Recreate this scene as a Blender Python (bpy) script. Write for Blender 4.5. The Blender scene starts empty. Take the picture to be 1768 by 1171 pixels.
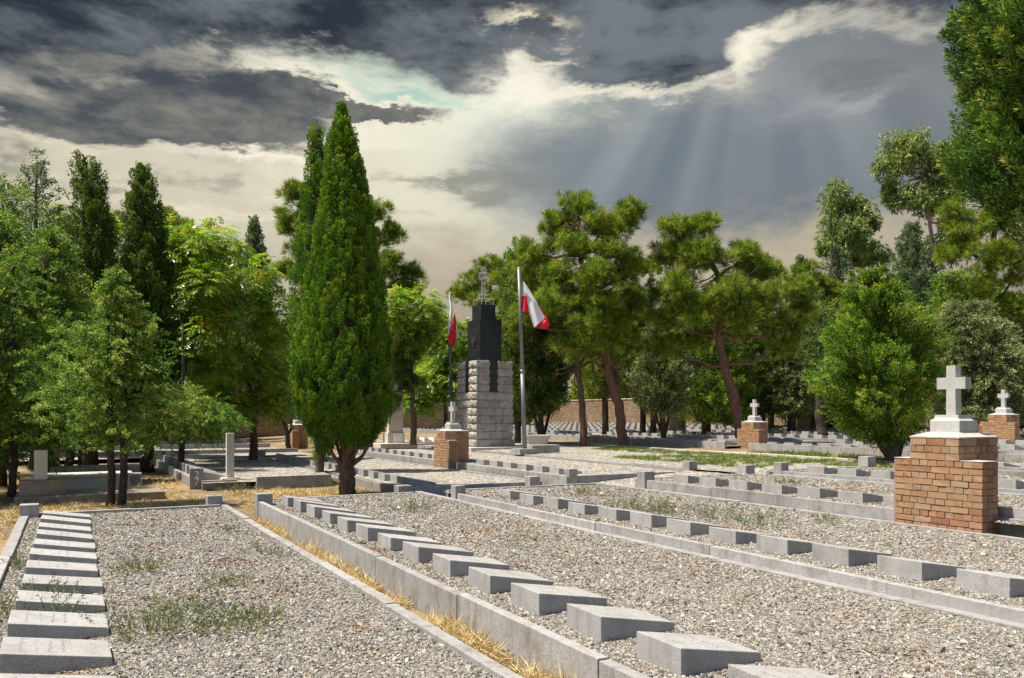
import bpy, bmesh, math, random
import numpy as np
from mathutils import Vector, Matrix, noise as mnoise

random.seed(11)
rng = np.random.default_rng(11)
scene = bpy.context.scene
COL = scene.collection

# ------------------------------------------------------------------ camera frame
F, CX, HY, CAMZ = 1400.0, 884.0, 716.0, 1.72      # focal in px of the photo, centre column, horizon row, eye height
CP, SP = 0.8791, 0.4766                           # x runs across the plots, y along the kerbs


def cw(X, Z):
    return (X * CP + Z * SP, -X * SP + Z * CP)


def at(px, Z):
    return cw((px - CX) / F * Z, Z)


def hz(py, Z):
    return CAMZ - (py - HY) * Z / F


def pt(px, py, Z):
    x, y = at(px, Z)
    return Vector((x, y, hz(py, Z)))


def onl(x, px):
    Z = 1592.5 * x / (px - 125.0)
    return (Z - SP * x) / CP


def proj(x, y, z):
    X = x * CP - y * SP
    Z = x * SP + y * CP
    if Z < 0.1:
        return None
    return (CX + F * X / Z, HY - F * (z - CAMZ) / Z, Z)


def gz(x, y):
    """height of the bare ground"""
    return float(np.interp(x, [-200, 6, 10, 13.2, 19, 60, 90, 300], [-.02, -.02, .06, .30, .42, .90, 1.0, 1.0]))


# ------------------------------------------------------------------ small builders
class MB:
    def __init__(self):
        self.v, self.f, self.t, self.m = [], [], [], []

    def add(self, vs, fs, tint=None, mi=0):
        b = len(self.v)
        self.v.extend(vs)
        for f in fs:
            self.f.append(tuple(b + i for i in f))
            self.t.append(random.random() if tint is None else tint)
            self.m.append(mi)

    def box(self, x0, x1, y0, y1, z0, z1, tint=None, jit=0.0, mi=0):
        if tint is None:
            tint = random.random()
        j = lambda: random.uniform(-jit, jit) if jit else 0.0
        vs = [(x + j(), y + j(), z + j()) for z in (z0, z1) for y in (y0, y1) for x in (x0, x1)]
        self.add(vs, [(0, 2, 3, 1), (4, 5, 7, 6), (0, 1, 5, 4), (2, 6, 7, 3), (0, 4, 6, 2), (1, 3, 7, 5)], tint, mi)

    def tube(self, pts, rad, n=8, tint=None, cap=True, mi=0):
        pts = [Vector(p) for p in pts]
        if tint is None:
            tint = random.random()
        rings, base = [], len(self.v)
        up = None
        for i, p in enumerate(pts):
            d = (pts[min(i + 1, len(pts) - 1)] - pts[max(i - 1, 0)])
            if d.length < 1e-6:
                d = Vector((0, 0, 1))
            d.normalize()
            if up is None:
                up = Vector((1, 0, 0)) if abs(d.x) < .8 else Vector((0, 1, 0))
            s = d.cross(up)
            if s.length < 1e-4:
                s = d.cross(Vector((0.3, 1, 0.2)))
            s.normalize()
            up = s.cross(d).normalized()
            r = rad[i] if hasattr(rad, '__len__') else rad
            for k in range(n):
                a = 2 * math.pi * k / n
                rr = r * (1 + .08 * math.sin(3 * a + i))if n > 6 else r
                self.v.append(tuple(p + s * (math.cos(a) * rr) + up * (math.sin(a) * rr)))
        for i in range(len(pts) - 1):
            for k in range(n):
                a, b = base + i * n + k, base + i * n + (k + 1) % n
                self.f.append((a, b, b + n, a + n)); self.t.append(tint); self.m.append(mi)
        if cap:
            self.f.append(tuple(base + k for k in range(n))[::-1]); self.t.append(tint); self.m.append(mi)
            e = base + (len(pts) - 1) * n
            self.f.append(tuple(e + k for k in range(n))); self.t.append(tint); self.m.append(mi)

    def build(self, name, mat, parent=None, smooth=False, bevel=0.0, loc=None):
        me = bpy.data.meshes.new(name)
        me.from_pydata([tuple(v) for v in self.v], [], self.f)
        at_ = me.attributes.new('tint', 'FLOAT', 'FACE')
        at_.data.foreach_set('value', np.array(self.t, np.float32))
        mats = mat if isinstance(mat, (list, tuple)) else [mat]
        for m in mats:
            me.materials.append(m)
        if len(mats) > 1:
            me.polygons.foreach_set('material_index', np.array(self.m, np.int32))
        if bevel:
            bm = bmesh.new(); bm.from_mesh(me)
            bmesh.ops.bevel(bm, geom=bm.edges[:], offset=bevel, segments=2, profile=.6, affect='EDGES', clamp_overlap=True)
            bm.to_mesh(me); bm.free()
        if smooth:
            me.polygons.foreach_set('use_smooth', np.ones(len(me.polygons), bool))
        me.update()
        return link(name, me, parent, loc)


def link(name, data, parent=None, loc=None):
    o = bpy.data.objects.new(name, data)
    COL.objects.link(o)
    if parent is not None:
        o.parent = parent
    if loc is not None:
        o.location = loc
    return o


def thing(name, label, cat, loc=(0, 0, 0), rotz=0.0, group=None):
    o = bpy.data.objects.new(name, None)
    o.empty_display_size = .2
    COL.objects.link(o)
    o.location = loc
    o.rotation_euler = (0, 0, rotz)
    return tag(o, label, cat, group)


def tag(o, label=None, cat=None, group=None, kind=None):
    if label: o['label'] = label
    if cat: o['category'] = cat
    if group: o['group'] = group
    if kind: o['kind'] = kind
    elif label and cat: o['kind'] = 'thing'
    return o


def dup(root, loc=None, rotz=None, scale=None, label=None, group=None):
    r = root.copy(); COL.objects.link(r)
    if loc is not None: r.location = loc
    if rotz is not None: r.rotation_euler = (0, 0, rotz)
    if scale is not None: r.scale = scale if hasattr(scale, '__len__') else (scale,) * 3
    if label: r['label'] = label
    if group: r['group'] = group
    for ch in list(root.children):
        c = ch.copy(); COL.objects.link(c); c.parent = r
        for g in list(ch.children):
            d = g.copy(); COL.objects.link(d); d.parent = c
    return r


ORD = ['first', 'second', 'third', 'fourth', 'fifth', 'sixth', 'seventh', 'eighth', 'ninth', 'tenth', 'eleventh', 'twelfth',
       'thirteenth', 'fourteenth', 'fifteenth', 'sixteenth', 'seventeenth', 'eighteenth', 'nineteenth', 'twentieth',
       'twenty-first', 'twenty-second', 'twenty-third', 'twenty-fourth', 'twenty-fifth', 'twenty-sixth', 'twenty-seventh', 'twenty-eighth']


# ------------------------------------------------------------------ materials
class NT:
    def __init__(self, tree):
        self.t = tree

    def n(self, typ, **kw):
        nd = self.t.nodes.new(typ)
        for k, v in kw.items():
            if k.startswith('i_'):
                nd.inputs[k[2:].replace('_', ' ')].default_value = v
            else:
                setattr(nd, k, v)
        return nd

    def put(self, sock, val):
        if isinstance(val, bpy.types.NodeSocket):
            self.t.links.new(val, sock)
        else:
            sock.default_value = val

    def m(self, op, a, b=None, c=None, clamp=False):
        nd = self.n('ShaderNodeMath', operation=op, use_clamp=clamp)
        for i, x in enumerate((a, b, c)):
            if x is not None:
                self.put(nd.inputs[i], x)
        return nd.outputs[0]

    def mr(self, v, a, b, c=0.0, d=1.0, smooth=False):
        nd = self.n('ShaderNodeMapRange', interpolation_type='SMOOTHSTEP' if smooth else 'LINEAR', clamp=True)
        for i, x in enumerate((v, a, b, c, d)):
            self.put(nd.inputs[i], x)
        return nd.outputs[0]

    def mix(self, f, a, b, blend='MIX'):
        nd = self.n('ShaderNodeMix', data_type='RGBA', blend_type=blend)
        self.put(nd.inputs[0], f)
        for s, x in ((nd.inputs[6], a), (nd.inputs[7], b)):
            if isinstance(x, bpy.types.NodeSocket): self.put(s, x)
            else: s.default_value = (*x, 1) if len(x) == 3 else x
        return nd.outputs[2]

    def noise(self, vec, scale, detail=4, rough=.55, out='Fac', dist=0.0):
        nd = self.n('ShaderNodeTexNoise')
        self.put(nd.inputs['Vector'], vec) if vec is not None else None
        nd.inputs['Scale'].default_value = scale
        nd.inputs['Detail'].default_value = detail
        nd.inputs['Roughness'].default_value = rough
        nd.inputs['Distortion'].default_value = dist
        return nd.outputs[out]

    def ramp(self, f, stops, interp='LINEAR'):
        nd = self.n('ShaderNodeValToRGB')
        cr = nd.color_ramp
        cr.interpolation = interp
        while len(cr.elements) < len(stops):
            cr.elements.new(.5)
        for e, (p, c) in zip(cr.elements, stops):
            e.position = p
            e.color = (*c, 1) if len(c) == 3 else c
        self.put(nd.inputs[0], f)
        return nd.outputs[0]


def material(name):
    m = bpy.data.materials.new(name)
    m.use_nodes = True
    m.node_tree.nodes.clear()
    k = NT(m.node_tree)
    out = k.n('ShaderNodeOutputMaterial')
    bs = k.n('ShaderNodeBsdfPrincipled')
    m.node_tree.links.new(bs.outputs[0], out.inputs[0])
    return m, k, bs, out


def bump(k, bs, h, strength=.4, dist=.01):
    b = k.n('ShaderNodeBump')
    b.inputs['Strength'].default_value = strength
    b.inputs['Distance'].default_value = dist
    k.put(b.inputs['Height'], h)
    k.put(bs.inputs['Normal'], b.outputs[0])


def objvec(k, rand=True):
    tc = k.n('ShaderNodeTexCoord')
    if not rand:
        return tc.outputs['Object']
    oi = k.n('ShaderNodeObjectInfo')
    off = k.m('MULTIPLY', oi.outputs['Random'], 37.0)
    va = k.n('ShaderNodeVectorMath', operation='ADD')
    k.put(va.inputs[0], tc.outputs['Object']); k.put(va.inputs[1], off)
    return va.outputs[0]


def attr(k, nm='tint'):
    a = k.n('ShaderNodeAttribute', attribute_name=nm)
    return a.outputs['Fac']


def granite(name, lo, hi, warm=(.30, .25, .2), stain=.35, rough=.75, chisel=0.0):
    m, k, bs, out = material(name)
    v = objvec(k)
    fine = k.noise(v, 170, 2, .7)
    c = k.ramp(fine, [(.36, lo), (.5, tuple((a + b) / 2 for a, b in zip(lo, hi))), (.64, hi)])
    big = k.noise(v, 5, 5, .65)
    c = k.mix(k.mr(big, .45, .75, 0, stain), c, warm, 'MULTIPLY')
    oi = k.n('ShaderNodeObjectInfo')
    val = k.m('ADD', k.m('MULTIPLY', attr(k), .22), k.m('MULTIPLY', oi.outputs['Random'], .16))
    val = k.m('ADD', val, .82)
    hs = k.n('ShaderNodeHueSaturation')
    k.put(hs.inputs['Color'], c); k.put(hs.inputs['Value'], val)
    # streaks running down the faces
    mp = k.n('ShaderNodeMapping'); k.put(mp.inputs[0], v); mp.inputs['Scale'].default_value = (9, 9, .6)
    st = k.noise(mp.outputs[0], 1.0, 4, .6)
    c2 = k.mix(k.mr(st, .52, .72, 0, stain * .8), hs.outputs[0], (.55, .5, .46), 'MULTIPLY')
    k.put(bs.inputs['Base Color'], c2)
    bs.inputs['Roughness'].default_value = rough
    if chisel:
        bump(k, bs, k.noise(v, 55, 3, .6, dist=1.5), chisel, .012)
    else:
        bump(k, bs, fine, .25, .004)
    return m


def plain(name, col, rough=.6, metal=0.0, var=.12, scale=20, bmp=0.0, spec=None):
    m, k, bs, out = material(name)
    v = objvec(k)
    nz = k.noise(v, scale, 5, .6)
    c = k.mix(k.mr(nz, .3, .7), tuple(x * (1 - var) for x in col), tuple(min(1, x * (1 + var)) for x in col))
    k.put(bs.inputs['Base Color'], c)
    bs.inputs['Roughness'].default_value = rough
    bs.inputs['Metallic'].default_value = metal
    if spec is not None:
        bs.inputs['Specular IOR Level'].default_value = spec
    if bmp:
        bump(k, bs, nz, bmp, .02)
    return m


def gravel_mat(name, scale=52.0, tone=1.0):
    m, k, bs, out = material(name)
    v = objvec(k, False)
    vo = k.n('ShaderNodeTexVoronoi'); vo.inputs['Scale'].default_value = scale; k.put(vo.inputs['Vector'], v)
    sx = k.n('ShaderNodeSeparateColor'); k.put(sx.inputs[0], vo.outputs['Color'])
    T = lambda *c: tuple(x * tone for x in c)
    c = k.ramp(sx.outputs[0], [(0, T(.09, .086, .08)), (.3, T(.16, .153, .14)), (.55, T(.265, .248, .22)), (.8, T(.355, .325, .275)), (1, T(.50, .475, .43))])
    big = k.noise(v, .9, 6, .65)
    c = k.mix(k.mr(big, .5, .75, 0, .55), c, (.33, .25, .16))
    k.put(bs.inputs['Base Color'], c)
    bs.inputs['Roughness'].default_value = .9
    inv = k.m('SUBTRACT', 1.0, vo.outputs['Distance'])
    bump(k, bs, inv, .9, .02)
    return m


def stone_mat(name):
    m, k, bs, out = material(name)
    a = attr(k)
    c = k.ramp(a, [(0, (.05, .048, .045)), (.2, (.115, .11, .10)), (.42, (.225, .212, .19)), (.65, (.335, .30, .25)), (.84, (.43, .405, .365)), (1, (.60, .58, .55))])
    v = objvec(k, False)
    nz = k.noise(v, 90, 3, .6)
    c = k.mix(k.mr(nz, .35, .65, 0, .35), c, (.75, .72, .68), 'MULTIPLY')
    k.put(bs.inputs['Base Color'], c)
    bs.inputs['Roughness'].default_value = .85
    return m


def leaf_mat(name, stops, rough=.5, trans=.3, spec=.3):
    """foliage: colour per leaf from its tint, some light let through"""
    m, k, bs, out = material(name)
    a = attr(k)
    c = k.ramp(a, stops)
    k.put(bs.inputs['Base Color'], c)
    bs.inputs['Roughness'].default_value = rough
    bs.inputs['Specular IOR Level'].default_value = spec
    if trans:
        tr = k.n('ShaderNodeBsdfTranslucent')
        k.put(tr.inputs[0], k.mix(1.0, c, (1.0, 1.05, .55), 'MULTIPLY'))
        mx = k.n('ShaderNodeMixShader'); mx.inputs[0].default_value = trans
        m.node_tree.links.new(bs.outputs[0], mx.inputs[1])
        m.node_tree.links.new(tr.outputs[0], mx.inputs[2])
        m.node_tree.links.new(mx.outputs[0], out.inputs[0])
    return m


def bark_mat(name, a, b):
    m, k, bs, out = material(name)
    v = objvec(k)
    mp = k.n('ShaderNodeMapping'); k.put(mp.inputs[0], v); mp.inputs['Scale'].default_value = (14, 14, 3)
    nz = k.noise(mp.outputs[0], 1.6, 6, .7)
    k.put(bs.inputs['Base Color'], k.mix(k.mr(nz, .35, .65), a, b))
    bs.inputs['Roughness'].default_value = .95
    bump(k, bs, nz, .9, .03)
    return m


def brick_real_mat(name):
    m, k, bs, out = material(name)
    a = attr(k)
    c = k.ramp(a, [(0, (.17, .08, .045)), (.14, (.29, .115, .05)), (.35, (.335, .165, .078)), (.65, (.37, .21, .108)), (.88, (.36, .235, .14)), (1, (.22, .145, .10))])
    v = objvec(k)
    nz = k.noise(v, 26, 6, .7)
    c = k.mix(k.mr(nz, .4, .72, 0, .6), c, (.34, .25, .18))
    n2 = k.noise(v, 6, 4, .6)
    c = k.mix(k.mr(n2, .56, .74, 0, .55), c, (.30, .22, .17))
    k.put(bs.inputs['Base Color'], c)
    bs.inputs['Roughness'].default_value = .9
    bump(k, bs, k.noise(v, 60, 5, .7), .5, .012)
    return m


def brick_wall_mat(name, c1, c2, mort, scale=1.0, roty=0):
    m, k, bs, out = material(name)
    tc = k.n('ShaderNodeTexCoord')
    sp = k.n('ShaderNodeSeparateXYZ'); k.put(sp.inputs[0], tc.outputs['Object'])
    mp = k.n('ShaderNodeCombineXYZ'); k.put(mp.inputs[0], k.m('ADD', sp.outputs[0], sp.outputs[1])); k.put(mp.inputs[1], sp.outputs[2])
    bt = k.n('ShaderNodeTexBrick')
    k.put(bt.inputs['Vector'], mp.outputs[0])
    bt.inputs['Color1'].default_value = (*c1, 1); bt.inputs['Color2'].default_value = (*c2, 1); bt.inputs['Mortar'].default_value = (*mort, 1)
    bt.inputs['Scale'].default_value = scale
    bt.inputs['Brick Width'].default_value = .26; bt.inputs['Row Height'].default_value = .085
    bt.inputs['Mortar Size'].default_value = .012
    nz = k.noise(tc.outputs['Object'], .8, 6, .7)
    ms = k.n('ShaderNodeMapping'); k.put(ms.inputs[0], tc.outputs['Object']); ms.inputs['Scale'].default_value = (1.6, 1.6, 8)
    c = k.mix(k.mr(k.noise(ms.outputs[0], 1.0, 3, .7), .42, .6, 0, .7), bt.outputs[0], (.42, .36, .30), 'MULTIPLY')
    c = k.mix(k.mr(nz, .4, .75, 0, .55), c, (.62, .5, .36), 'MULTIPLY')
    k.put(bs.inputs['Base Color'], c)
    bs.inputs['Roughness'].default_value = .92
    bump(k, bs, bt.outputs['Fac'], .5, -.01)
    return m


M = {}
M['slab'] = granite('slab_granite', (.20, .20, .205), (.50, .49, .475), warm=(.66, .62, .57), stain=.6)
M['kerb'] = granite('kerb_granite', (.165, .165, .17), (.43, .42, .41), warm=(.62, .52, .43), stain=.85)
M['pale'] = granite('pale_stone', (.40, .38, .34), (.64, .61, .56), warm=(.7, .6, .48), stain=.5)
M['white'] = granite('white_cross_stone', (.36, .36, .36), (.52, .515, .505), warm=(.72, .67, .62), stain=.5, chisel=.55)
M['whitestone'] = granite('white_marble', (.62, .61, .59), (.80, .79, .77), warm=(.85, .8, .74), stain=.2)
M['rock'] = granite('rusticated_rock', (.22, .21, .195), (.48, .455, .42), warm=(.45, .4, .36), stain=.9, rough=.9)
M['old'] = granite('old_tomb_stone', (.16, .13, .10), (.40, .34, .27), warm=(.5, .42, .34), stain=.8)
M['mark'] = plain('worn_lettering', (.29, .285, .28), .8)
M['gravel'] = gravel_mat('gravel_bed')
M['gravel_far'] = gravel_mat('gravel_far', 17, 1.0)
M['stones'] = stone_mat('loose_stones')
M['brick'] = brick_real_mat('pillar_brick')
M['mortar'] = plain('mortar', (.24, .19, .145), .95, var=.25, scale=30, bmp=.5)
M['cap'] = plain('mortar_cap', (.42, .39, .35), .9, var=.2, scale=12, bmp=.4)
M['wall'] = brick_wall_mat('boundary_brick', (.34, .22, .13), (.42, .28, .165), (.33, .27, .20))
M['wall_y'] = brick_wall_mat('sunny_boundary_brick', (.25, .17, .10), (.31, .215, .13), (.20, .16, .115), roty=90)
M['bark'] = bark_mat('brown_bark', (.06, .04, .03), (.17, .115, .08))
M['bark_red'] = bark_mat('red_pine_bark', (.085, .045, .03), (.22, .125, .085))
M['bark_dark'] = bark_mat('dark_bark', (.025, .018, .015), (.085, .06, .045))
M['bark_pale'] = bark_mat('pale_bark', (.20, .16, .12), (.42, .36, .30))
M['steel'] = plain('galvanised_pole', (.20, .21, .225), .45, .6, .1, 40)
M['metalwhite'] = plain('white_painted_metal', (.42, .40, .36), .5, 0, .08)
M['flagwhite'] = plain('white_flag_cloth', (.80, .79, .79), .8, 0, .04, 6)
M['flagred'] = plain('red_flag_cloth', (.66, .012, .025), .7, 0, .1, 6)
M['digit'] = plain('white_paint', (.80, .79, .76), .7, 0, .05)
M['gold'] = plain('yellow_banner_cloth', (.62, .40, .05), .8, 0, .2, 6)

_m, _k, _b, _o = material('black_granite_tiles')
_tc = _k.n('ShaderNodeTexCoord')
_sp = _k.n('ShaderNodeSeparateXYZ'); _k.put(_sp.inputs[0], _tc.outputs['Object'])
_row = _k.m('FRACT', _k.m('MULTIPLY', _sp.outputs[2], 1 / .42))
_cell = _k.m('FRACT', _k.m('ADD', _k.m('MULTIPLY', _k.m('ADD', _sp.outputs[0], _sp.outputs[1]), 1 / .55), .22))
_joint = _k.m('MAXIMUM', _k.m('LESS_THAN', _row, .025), _k.m('LESS_THAN', _cell, .02))
_nz = _k.noise(_tc.outputs['Object'], 3, 6, .7)
_c = _k.mix(_k.mr(_nz, .35, .75), (.006, .008, .010), (.020, .025, .029))
_c = _k.mix(_joint, _c, (.05, .054, .056))
_k.put(_b.inputs['Base Color'], _c); _b.inputs['Roughness'].default_value = .38
M['black'] = _m

# ground: dry soil with ochre straw litter
_m, _k, _b, _o = material('dry_soil')
_v = objvec(_k, False)
_n1 = _k.noise(_v, .55, 8, .65); _n2 = _k.noise(_v, 9, 6, .75)
_c = _k.mix(_k.mr(_n2, .35, .65), (.10, .07, .045), (.24, .17, .095))
_c = _k.mix(_k.mr(_n1, .42, .62, 0, .8), _c, (.33, .23, .11))
_k.put(_b.inputs['Base Color'], _c); _b.inputs['Roughness'].default_value = .95
bump(_k, _b, _n2, .8, .05)
M['soil'] = _m

M['straw'] = leaf_mat('straw', [(0, (.22, .15, .075)), (.35, (.46, .33, .15)), (.7, (.62, .48, .25)), (1, (.74, .63, .40))], .6, .2, .2)
M['grass'] = leaf_mat('fresh_grass', [(0, (.05, .09, .015)), (.5, (.11, .19, .03)), (.85, (.24, .27, .07)), (1, (.46, .38, .13))], .6, .3, .2)
M['weed'] = leaf_mat('weed_leaf', [(0, (.07, .09, .05)), (.45, (.15, .185, .095)), (.8, (.26, .28, .16)), (1, (.46, .38, .19))], .7, .25, .15)
M['cyp'] = leaf_mat('bright_cypress', [(0, (0.019, 0.056, 0.007)), (.3, (0.053, 0.138, 0.013)), (.6, (0.120, 0.250, 0.020)), (.88, (0.253, 0.387, 0.033)), (1, (0.308, 0.300, 0.055))], .6, .25, .2)
M['cypdark'] = leaf_mat('dark_cypress', [(0, (0.024, 0.054, 0.014)), (.4, (0.067, 0.128, 0.026)), (.8, (0.164, 0.232, 0.048)), (1, (0.283, 0.270, 0.085))], .6, 0.32, .2)
M['cypblue'] = leaf_mat('blue_conifer', [(0, (0.041, 0.083, 0.046)), (.5, (0.124, 0.200, 0.103)), (.9, (0.248, 0.318, 0.157)), (1, (0.359, 0.344, 0.182))], .6, 0.30, .2)
M['juni'] = leaf_mat('drooping_conifer', [(0, (0.037, 0.084, 0.019)), (.35, (0.114, 0.227, 0.036)), (.65, (0.236, 0.379, 0.073)), (.88, (0.409, 0.504, 0.133)), (1, (0.500, 0.470, 0.157))], .55, 0.40, .25)
M['grey'] = leaf_mat('grey_conifer', [(0, (0.073, 0.100, 0.040)), (.5, (0.182, 0.232, 0.095)), (1, (0.399, 0.422, 0.200))], .65, 0.30, .2)
M['pine'] = leaf_mat('pine_needles', [(0, (0.037, 0.067, 0.012)), (.3, (0.094, 0.159, 0.019)), (.6, (0.211, 0.313, 0.032)), (.86, (0.388, 0.479, 0.057)), (.95, (0.496, 0.506, 0.063)), (1, (0.434, 0.226, 0.087))], .55, 0.40, .25)
M['thuja'] = leaf_mat('green_thuja', [(0, (0.026, 0.065, 0.011)), (.35, (0.087, 0.184, 0.020)), (.7, (0.200, 0.343, 0.033)), (.92, (0.373, 0.474, 0.065)), (1, (0.493, 0.427, 0.109))], .5, 0.45, .25)
M['ail'] = leaf_mat('glossy_compound_leaf', [(0, (0.054, 0.130, 0.019)), (.4, (0.182, 0.339, 0.033)), (.8, (0.383, 0.520, 0.053)), (.95, (0.500, 0.520, 0.079)), (1, (0.500, 0.355, 0.106))], .3, 0.50, .7)
M['seed'] = leaf_mat('yellow_seed', [(0, (.50, .24, .04)), (.5, (.66, .48, .04)), (1, (.74, .60, .09))], .6, .25, .2)
M['euca'] = leaf_mat('eucalyptus_leaf', [(0, (0.079, 0.124, 0.046)), (.5, (0.197, 0.296, 0.079)), (.85, (0.355, 0.435, 0.119)), (1, (0.473, 0.435, 0.172))], .45, 0.40, .4)
M['bgl'] = leaf_mat('bright_broadleaf', [(0, (0.059, 0.121, 0.012)), (.5, (0.202, 0.332, 0.031)), (1, (0.474, 0.520, 0.073))], .5, 0.45, .3)
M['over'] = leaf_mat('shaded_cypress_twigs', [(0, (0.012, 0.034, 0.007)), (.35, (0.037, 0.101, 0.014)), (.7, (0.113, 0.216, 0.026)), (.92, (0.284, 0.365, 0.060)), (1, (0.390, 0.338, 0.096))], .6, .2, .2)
M['innerfol'] = plain('dry_shade_core', (.05, .045, .02), .95, var=.5, scale=9, bmp=.8)  # dry inner brown, kept dark to put shade behind the gaps between tufts
M['litter'] = leaf_mat('dry_leaf_litter', [(0, (.12, .055, .025)), (.5, (.30, .15, .06)), (1, (.50, .34, .15))], .8, .1, .1)
M['poledark'] = plain('backlit_shaded_pole', (.10, .105, .12), .5, .4, .15, 40)  # pole steel darkened in colour to stand for its backlit shade

# ------------------------------------------------------------------ sky and sun
EXPO = .75
SUN_EL = math.radians(66)
sx, sy = -.94, .34
L_ = math.hypot(sx, sy); sx /= L_; sy /= L_
sun_dir = Vector((sx * math.cos(SUN_EL), sy * math.cos(SUN_EL), math.sin(SUN_EL)))
sd = bpy.data.lights.new('sun', 'SUN'); sd.energy = 5.0; sd.angle = math.radians(.5); sd.color = (1.0, .92, .79)
so = bpy.data.objects.new('sun', sd); COL.objects.link(so)
so.rotation_euler = sun_dir.to_track_quat('Z', 'Y').to_euler()

world = bpy.data.worlds.new('World'); scene.world = world
world.use_nodes = True
world.node_tree.nodes.clear()
k = NT(world.node_tree)
WO = k.n('ShaderNodeOutputWorld')
BG = k.n('ShaderNodeBackground'); BG.inputs[1].default_value = .07
world.node_tree.links.new(BG.outputs[0], WO.inputs[0])
SK = k.n('ShaderNodeTexSky', sky_type='NISHITA', sun_disc=False)
SK.sun_elevation = SUN_EL
SK.sun_rotation = math.atan2(sun_dir.x, sun_dir.y)
SK.dust_density = 2.0
tc = k.n('ShaderNodeTexCoord')
DIR = tc.outputs['Generated']


def dot(v):
    nd = k.n('ShaderNodeVectorMath', operation='DOT_PRODUCT')
    k.put(nd.inputs[0], DIR); nd.inputs[1].default_value = v
    return nd.outputs['Value']


fx, fy, fz = dot((CP, -SP, 0)), dot((SP, CP, 0)), dot((0, 0, 1))
AZ0 = k.m('ARCTAN2', fx, fy)
EL0 = k.m('ARCSINE', fz)
mp = k.n('ShaderNodeMapping'); k.put(mp.inputs[0], DIR); mp.inputs['Scale'].default_value = (1, 1, 2.6)
CV = mp.outputs[0]
nA = k.noise(CV, 3.2, 9, .58, dist=.4)
nB = k.noise(CV, 9.0, 9, .62, dist=.3)
mp2 = k.n('ShaderNodeMapping'); k.put(mp2.inputs[0], CV); mp2.inputs['Location'].default_value = (5.3, 2.1, 7.7)
nC = k.noise(mp2.outputs[0], 5.0, 9, .6, dist=.3)
nD = k.noise(mp2.outputs[0], 20.0, 8, .65)
nE = k.noise(mp2.outputs[0], 42.0, 6, .65)
AZ = k.m('ADD', AZ0, k.m('MULTIPLY', k.m('SUBTRACT', nC, .5), .16))
EL = k.m('ADD', EL0, k.m('MULTIPLY', k.m('SUBTRACT', nA, .5), .05))
EL = k.m('ADD', EL, k.m('MULTIPLY', k.m('SUBTRACT', nB, .5), .085))
EL = k.m('ADD', EL, k.m('MULTIPLY', k.m('SUBTRACT', nD, .5), .048))
EL = k.m('ADD', EL, k.m('MULTIPLY', k.m('SUBTRACT', nE, .5), .012))


def pa(px, py):
    a = math.atan((px - CX) / F)
    return a, math.atan((HY - py) / F * math.cos(a))


def blob(px, py, rx, ry, soft=.5, az=None, el=None):
    a, e = pa(px, py)
    u = k.m('MULTIPLY', k.m('SUBTRACT', AZ if az is None else az, a), 1 / (rx / F))
    v = k.m('MULTIPLY', k.m('SUBTRACT', EL if el is None else el, e), 1 / (ry / F))
    d = k.m('SQRT', k.m('ADD', k.m('MULTIPLY', u, u), k.m('MULTIPLY', v, v)))
    return k.mr(d, 1 + soft, max(0, 1 - soft), 0, 1, True)


def lin(r, g, b):
    f = lambda c: (c / 255 / 12.92) if c / 255 <= .04045 else ((c / 255 + .055) / 1.055) ** 2.4
    return (f(r), f(g), f(b))


# light between the clouds: beige near the skyline, cream higher
elr = k.mr(EL, .0, .42)
colr = k.ramp(elr, [(0, lin(176, 160, 138)), (.32, lin(178, 165, 146)), (.5, lin(212, 203, 179)), (.7, lin(228, 221, 199)), (1, lin(196, 196, 182))])
# wispy streaks
wis = k.mr(nB, .46, .66, 0, .55, True)
colr = k.mix(wis, colr, lin(240, 230, 204))
sh = k.mr(nC, .52, .72, 0, .4, True)
colr = k.mix(k.m('MULTIPLY', sh, k.mr(AZ0, -.1, -.35)), colr, lin(150, 148, 138))
# the glow in the middle
colr = k.mix(k.m('MULTIPLY', blob(720, 300, 400, 210, .7), .94), colr, lin(240, 236, 211))
colr = k.mix(k.m('MULTIPLY', blob(850, 180, 210, 90, .8), .85), colr, lin(240, 244, 224))
# dull beige below it
colr = k.mix(k.m('MULTIPLY', blob(800, 540, 330, 120, .6), .8), colr, lin(163, 152, 134))
colr = k.mix(k.m('MULTIPLY', blob(330, 420, 420, 50, .8), .5), colr, lin(200, 190, 168))
# rain cloud on the right
colr = k.mix(k.m('MULTIPLY', blob(1560, 200, 330, 280, .5), .95), colr, lin(128, 130, 134))
colr = k.mix(k.m('MULTIPLY', blob(1250, 300, 370, 120, .5), .95), colr, lin(115, 124, 133))
colr = k.mix(k.m('MULTIPLY', blob(1090, 265, 210, 85, .7), .8), colr, lin(112, 123, 133))
colr = k.mix(k.m('MULTIPLY', blob(1330, 450, 520, 56, .8), .9), colr, lin(192, 180, 157))
# shafts of light fanning from the gap in the clouds
sa, se = pa(1320, -190)
th = k.m('ARCTAN2', k.m('SUBTRACT', AZ0, sa), k.m('SUBTRACT', se, EL0))
cmb = k.n('ShaderNodeCombineXYZ'); k.put(cmb.inputs[0], k.m('MULTIPLY', th, 4.0))
ray = k.mr(k.noise(cmb.outputs[0], 1.0, 1.5, .45), .36, .70, 0, 1, True)
rz = k.m('MULTIPLY', blob(1150, 240, 380, 130, .8, AZ0, EL0), ray)
colr = k.mix(k.m('MULTIPLY', rz, .36), colr, lin(186, 192, 192))
# puffs on the right
colr = k.mix(k.m('MULTIPLY', blob(1450, 150, 70, 28, .7), k.mr(nB, .4, .6)), colr, lin(205, 205, 198))
colr = k.mix(k.m('MULTIPLY', blob(1295, 85, 75, 50, .9), .85), colr, lin(250, 243, 222))
colr = k.mix(k.m('MULTIPLY', blob(1390, 140, 100, 60, .8), .8), colr, lin(150, 156, 160))
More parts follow.
